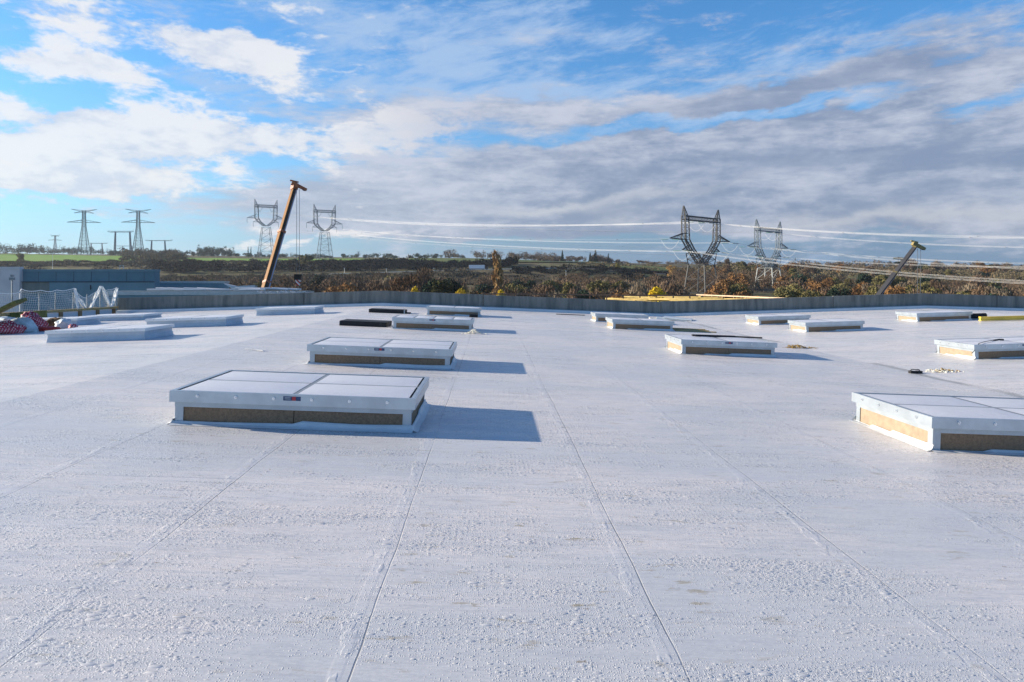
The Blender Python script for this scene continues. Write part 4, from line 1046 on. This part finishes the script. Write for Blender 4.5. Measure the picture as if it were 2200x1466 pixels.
# ------------------------------------------------------------------ pylons
def lattice(m, a0, a1, b0, b1, n, wb, cross=True):
    """bracing between two chords a0-a1 and b0-b1"""
    a0, a1, b0, b1 = map(Vector, (a0, a1, b0, b1))
    for k in range(n):
        s0, s1 = k / n, (k + 1) / n; p, q = a0.lerp(a1, s0), a0.lerp(a1, s1); r, s = b0.lerp(b1, s0), b0.lerp(b1, s1)
        m.bar(p, s, wb, sides=3)
        if cross: m.bar(r, q, wb, sides=3)
        m.bar(q, s, wb, sides=3)
def frustum(m, z0, w0, d0, z1, w1, d1, n, wc, wb, cx0=0, cx1=0, cross=True):
    c0 = [(cx0 - w0, -d0, z0), (cx0 + w0, -d0, z0), (cx0 + w0, d0, z0), (cx0 - w0, d0, z0)]; c1 = [(cx1 - w1, -d1, z1), (cx1 + w1, -d1, z1), (cx1 + w1, d1, z1), (cx1 - w1, d1, z1)]
    for k in range(4):
        m.bar(c0[k], c1[k], wc, sides=4); k2 = (k + 1) % 4; lattice(m, c0[k], c1[k], c0[k2], c1[k2], n, wb, cross)
def cat_pylon(label, X, Y, zb, H, yaw, mt, legm, near, zw=.43, wc=.34, wb=.17, group='large lattice pylons', WW=12.5, AW=20.5, LW=13.2):
    r = empty('lattice_pylon', (X, Y, zb), label, 'pylon', group, rot=(0, 0, yaw)); s = H / 50
    zw = zw * H; wt = (4.6 if near else 3.2) * s; W_ = WW * s; fk = WW / 12.5; zc = .67 * H; zbar = .905 * H; zt = .865 * H; c = 1.25 * s
    m = MB(); frustum(m, 0, (7 if near else 6.2) * s, (7 if near else 6.2) * s, zw, wt, wt, 3 if near else 5, wc * (1.25 if near else 1), wb * (1.4 if near else 1)); m.build('legs', legm, r)
    m = MB(); zv = zw + 1.0 * s
    if near: frustum(m, zw, wt, wt, zw + 6 * s, wt * 1.75, wt * .8, 2, wc * .8, wb)
    for sx in (-1, 1):
        frustum(m, zv, .9 * s, 1.8 * s, zw + (zc - zw) * .62, 1.2 * s, 1.4 * s, 4, wc, wb, sx * 1.0 * s, sx * 7.6 * fk * s, False)
        frustum(m, zw + (zc - zw) * .62, 1.2 * s, 1.4 * s, zc, 1.5 * s, 1.3 * s, 2, wc, wb, sx * 7.6 * fk * s, sx * (W_ - 1.6 * s), False)
        m.bar((sx * 7.6 * fk * s, 0, zw + (zc - zw) * .62), (sx * wt, 0, zw), wb, sides=3)
    m.build('fork', mt, r)
    for sx in (-1, 1):
        m = MB(); frustum(m, zc, 1.5 * s, 1.3 * s, zt + 1.9 * s, 1.4 * s, 1.1 * s, 4, wc, wb, sx * (W_ - 1.6 * s), sx * (W_ - 1.2 * s), False); m.build('column', mt, r)
        m = MB(); frustum(m, zt + 1.9 * s, 1.1 * s, 1.0 * s, H, .12, .12, 3, wc * .7, wb, sx * (W_ - 1.0 * s), sx * (W_ + .1 * s), False); m.build('peak', mt, r)
        m = MB(); tip = Vector((sx * AW * s, 0, zc + .2 * s))
        for dy in (-1, 1):
            m.bar((sx * W_, dy * 1.2 * s, zc), tip, wc * .8, sides=4); m.bar((sx * (W_ - 1 * s), dy * 1.1 * s, zc + 3.2 * s), tip, wc * .8, sides=4)
            lattice(m, (sx * W_, dy * 1.2 * s, zc), tip, (sx * (W_ - 1 * s), dy * 1.1 * s, zc + 3.2 * s), tip, 4, wb, False)
        m.build('upper_arm', mt, r)
        m = MB(); z2 = zw + (zc - zw) * .58; tip2 = Vector((sx * LW * s, 0, z2))
        for dy in (-1, 1): m.bar((sx * 7.5 * fk * s, dy * s, z2), tip2, wc * .7, sides=4); m.bar((sx * 8.6 * fk * s, dy * s, z2 + 2.4 * s), tip2, wc * .7, sides=4)
        m.bar((sx * 9.6 * fk * s, 0, z2), (sx * 9.8 * fk * s, 0, z2 + 1.9 * s), wb, sides=3); m.build('lower_arm', mt, r)
    m = MB()
    for dy in (-1, 1):
        m.bar((-W_, dy * s, zt), (W_, dy * s, zt), wc, sides=4); m.bar((-W_, dy * s, zt + 1.9 * s), (W_, dy * s, zt + 1.9 * s), wc, sides=4)
        lattice(m, (-W_, dy * s, zt), (W_, dy * s, zt), (-W_, dy * s, zt + 1.9 * s), (W_, dy * s, zt + 1.9 * s), 12, wb)
    for k in range(13): xx = -W_ + 2 * W_ * k / 12; m.bar((xx, -s, zt), (xx, s, zt), wb, sides=3)
    m.build('bridge_beam', mt, r)
    att = {'uL': Vector((-AW * s, 0, zc - .3)), 'uR': Vector((AW * s, 0, zc - .3)), 'lL': Vector((-LW * s, 0, z2 - .3)), 'lR': Vector((LW * s, 0, z2 - .3)),
           'bL': Vector((-5 * s, 0, zt - .5)), 'bR': Vector((5 * s, 0, zt - .5)), 'pL': Vector((-W_, 0, H)), 'pR': Vector((W_, 0, H))}
    if not near:     # hanging insulator strings
        for k_ in ('uL', 'uR', 'lL', 'lR'):
            MB().bar(att[k_], att[k_] - Vector((0, 0, 4 * s)), .32, sides=6).build('insulator', M_glass, r); att[k_] = att[k_] - Vector((0, 0, 4 * s))
        for k_ in ('bL', 'bR'):
            sx = -1 if k_ == 'bL' else 1; p_ = Vector((sx * 5 * s, 0, zt - 4.2 * s))
            MB().bar((sx * 2.6 * s, 0, zt), p_, .22, sides=4).build('insulator', M_glass, r); MB().bar((sx * 7.4 * s, 0, zt), p_, .22, sides=4).build('insulator', M_glass, r); att[k_] = p_
    M_ = Matrix.Translation((X, Y, zb)) @ Matrix.Rotation(yaw, 4, 'Z')
    return r, {k_: M_ @ v_ for k_, v_ in att.items()}, M_
def pyl_at(px, ptop, Y, H, **k):
    a = A(px, ptop, Y); return cat_pylon(k.pop('label'), a.x, Y, a.z - H, H, **k)
rN, aN, mN = pyl_at(1507, 447, 357, 50.5, label='nearest dark lattice pylon with a wide fork head, right of centre', yaw=R(42), mt=M_steel_d, legm=M_steel_d, near=True, zw=.42, wc=.46, wb=.2, WW=15.5, AW=27, LW=17)
rF, aF, mF = pyl_at(1651, 474, 425, 50, label='second lattice pylon right of the dark one, pale steel legs', yaw=R(42), mt=M_steel_b, legm=M_steel_l, near=True, zw=.42, wc=.40, wb=.18, WW=14.5, AW=25, LW=16)
rA, aA, mA = pyl_at(571.5, 429, 640, 53, label='lattice pylon with fork head left of the orange crane boom', yaw=R(30), mt=M_steel_b, legm=M_steel_b, near=False, zw=.52, wc=.36, wb=.17, WW=9.2, AW=15.5, LW=10.5)
rB, aB, mB_ = pyl_at(697.5, 440, 640, 53, label='lattice pylon with fork head right of the orange crane boom', yaw=R(30), mt=M_steel_b, legm=M_steel_b, near=False, zw=.52, wc=.36, wb=.17, WW=9.2, AW=15.5, LW=10.5)
def mast_pylon(label, px, ptop, Y, H, name='lattice_pylon'):
    a = A(px, ptop, Y); r = empty(name, (a.x, Y, a.z - H), label, 'pylon', 'distant mast pylons on the left skyline', rot=(0, 0, R(12))); s = H / 50
    m = MB(); frustum(m, 0, 5 * s, 5 * s, .62 * H, 1.6 * s, 1.6 * s, 8, .5, .25); frustum(m, .62 * H, 1.6 * s, 1.6 * s, .97 * H, 1.2 * s, 1.2 * s, 6, .5, .25); m.build('mast', M_steel_b, r)
    for sx in (-1, 1):
        m = MB()
        for dy in (-1, 1): m.bar((sx * 1.4 * s, dy * 1.4 * s, .71 * H), (sx * 17 * s, 0, .71 * H), .4, sides=4); m.bar((sx * 1.4 * s, dy * 1.4 * s, .765 * H), (sx * 17 * s, 0, .71 * H), .4, sides=4)
        for k in range(1, 5): xx = 1.4 + 15.6 * k / 5; m.bar((sx * xx * s, 0, .71 * H), (sx * (xx - 2.5) * s, 0, .71 * H + .055 * H * (1 - (k - .8) / 5)), .25, sides=3)
        m.build('lower_arm', M_steel_b, r)
        m = MB().bar((sx * 1.2 * s, 0, .94 * H), (sx * 13 * s, 0, H), .4, sides=4).bar((sx * 1.2 * s, 0, .97 * H), (sx * 13 * s, 0, H), .4, sides=4).bar((sx * 1.2 * s, 0, .965 * H), (sx * 10 * s, 0, .915 * H), .4, sides=4).bar((sx * 1.2 * s, 0, .93 * H), (sx * 10 * s, 0, .915 * H), .4, sides=4); m.build('upper_arm', M_steel_b, r)
mast_pylon('taller mast pylon with two arm levels, left of a pair on the left skyline', 180.5, 450, 800, 52)
mast_pylon('mast pylon with two arm levels, right of a pair on the left skyline', 297, 450, 800, 52)
mast_pylon('tiny faint mast pylon farthest left on the skyline', 118.5, 505, 1500, 40)
mast_pylon('tiny dark mast pylon on the skyline right of the crane cables', 770, 541, 1500, 14, 'small_pylon')
def portal(label, px0, px1, l0, l1, ptop, pbot, Y):
    a = A(px0, ptop, Y); b = A(px1, ptop, Y); r = empty('portal_pylon', (a.x, Y, A(px0, pbot, Y).z), label, 'pylon', 'portal pylons on the left skyline'); H = a.z - A(px0, pbot, Y).z; w = b.x - a.x
    for l in (l0, l1):
        xx = A(l, 0, Y).x - a.x; m = MB(); frustum(m, -6, 1.1, 1.1, H * .97, .5, .5, 8, .5, .25, xx + (1.6 if l == l1 else -1.0), xx); m.build('leg', M_steel_b, r)
    m = MB(); m.bar((w * .12, 0, H * .94), (w * .88, 0, H * .94), .4, sides=4).bar((w * .12, 0, H), (w * .88, 0, H), .4, sides=4); lattice(m, (w * .12, 0, H * .94), (w * .88, 0, H * .94), (w * .12, 0, H), (w * .88, 0, H), 12, .28)
    for x0_, x1_ in ((w * .12, 0), (w * .88, w)): m.bar((x0_, 0, H * .94), (x1_, 0, H * .985), .4, sides=4).bar((x0_, 0, H), (x1_, 0, H * .985), .35, sides=4).bar((x0_ , 0, H), (x1_, 0, H * 1.06), .3, sides=3)
    m.build('beam', M_steel_b, r)
portal('largest portal pylon with two legs between the two mast pylons', 231, 288, 248, 279, 497, 541, 1000)
portal('portal pylon with two legs right of the mast pylons', 312, 371, 326, 354, 516.5, 540, 1200)
portal('small faint portal pylon right of the left mast pylon', 192, 232, 196, 219, 522.5, 541, 1500)
portal('smallest faint portal pylon low under the big portal pylon', 250, 292, 264, 283, 528.5, 541, 1700)

# ------------------------------------------------------------------ conductors
def span(p, q, sag, label, mt, r_, sep, group, n=40, t1=1.0, spacers=6):
    """a bundle of two conductors hanging between two points"""
    p = Vector(p); q = Vector(q); root = empty('power_line', p, label, 'power line', group); d = q - p
    sdv = Vector((d.y, -d.x, 0)).normalized()
    for sx in ((-1, 1) if sep else (0,)):
        pts = []
        for k in range(n + 1):
            s_ = k / n * t1; pts.append(d * s_ + sdv * sx * sep / 2 + Vector((0, 0, sx * sep * .35 - 4 * sag * s_ * (1 - s_))))
        MB().tube(pts, r_, 3).build('conductor', mt, root)
    if sep:
        for k in range(spacers):
            s_ = (k + .5) / spacers * t1; c_ = d * s_ - Vector((0, 0, 4 * sag * s_ * (1 - s_))); MB().bar(c_ - sdv * sep * .6, c_ + sdv * sep * .6, .22).build('spacer', M_steel_d, root)
gl = 'conductors of the left span'; gr = 'conductors of the right span'
nm_ = {'uL': 'left upper arm', 'uR': 'right upper arm', 'lL': 'left lower arm', 'lR': 'right lower arm', 'bL': 'left beam half', 'bR': 'right beam half'}
for key in ('uL', 'uR', 'lL', 'lR', 'bL', 'bR'):
    bright = key in ('bR', 'bL', 'uR', 'lR')
    span(aB[key], aN[key], 3.5 + 1.2 * (key in ('lL', 'bL')), f'pale wire pair from {nm_[key]} of crane-side pylon to nearest dark pylon', M_cond if bright else M_condt, .042 if bright else .025, .6, gl)
for key in ('uR', 'lL', 'lR', 'bL', 'bR'):
    span(aA[key], aF[key], 5, f'thin wire pair from {nm_[key]} of pylon left of crane to pale-legged pylon', M_condt, .03, .6, gl)
# right spans: towards a pylon outside the frame
dirN = Vector((1, -.93, 0)).normalized()
def right(att, pxy, key, who, mt, r_=.04):
    a = att[key]; k = (2200 - CX) / F
    tt = (k * a.y - a.x) / (dirN.x - k * dirN.y); Yq = a.y + dirN.y * tt; zq = CAMZ + (HY - pxy) / F * Yq
    b2 = 4 * 13 / 380 ** 2; L_ = 380
    aa = (zq - a.z - b2 * tt * tt) / tt
    q = a + dirN * L_; q.z = a.z + aa * L_ + b2 * L_ * L_
    span(a, q, b2 * L_ * L_ / 4, f'bright wire pair from {nm_[key]} of {who} to the right', mt, r_, .55, gr, t1=.62, spacers=5)
right(aN, 509, 'bR', 'nearest dark pylon', M_cond); right(aN, 578, 'uR', 'nearest dark pylon', M_cond); right(aN, 604, 'lR', 'nearest dark pylon', M_cond); right(aN, 609, 'lL', 'nearest dark pylon', M_cond)
right(aF, 532, 'bR', 'second pale-legged pylon', M_cond, .045); right(aF, 566, 'uR', 'second pale-legged pylon', M_cond, .045); right(aF, 574, 'lR', 'second pale-legged pylon', M_cond, .04)
right(aN, 512, 'bL', 'nearest dark pylon', M_cond); right(aF, 566, 'uL', 'second pale-legged pylon', M_condt)
# tension insulators and jumper loops on the near pylons
for att, rt, who, mx in ((aN, rN, 'n', mN), (aF, rF, 'f', mF)):
    inv = mx.inverted()
    dl = (aB['uR'] - aN['uR']).normalized()
    for key in ('uL', 'uR', 'lL', 'lR', 'bL', 'bR'):
        a = att[key]; e1 = a + dl * 5; e2 = a + dirN * 5; e1.z -= .3; e2.z -= .6
        for e_ in (e1, e2): MB().bar(inv @ (a + (e_ - a) * .25), inv @ e_, .3, sides=6).build('insulator', M_glass, rt)
        pts = [inv @ (e1.lerp(e2, k / 12) - Vector((0, 0, 4.5 * (1 - (2 * k / 12 - 1) ** 2)))) for k in range(13)]
        MB().tube(pts, .045, 3).build('jumper_loop', M_cond, rt)

hm = bpy.data.materials.new('haze'); hm.use_nodes = True; ht = NT(hm.node_tree); ho = ht.new('ShaderNodeOutputMaterial'); hv = ht.new('ShaderNodeVolumePrincipled')
hv.inputs['Color'].default_value = (.80, .88, 1.0, 1); hv.inputs['Density'].default_value = .00009; hv.inputs['Anisotropy'].default_value = 0.3; ht.ln(hv.outputs[0], ho.inputs['Volume'])
tag(MB().box(-3200, 3200, -300, 3000, -17, 95).build('haze', hm), kind='stuff')
S.cycles.use_adaptive_sampling = True
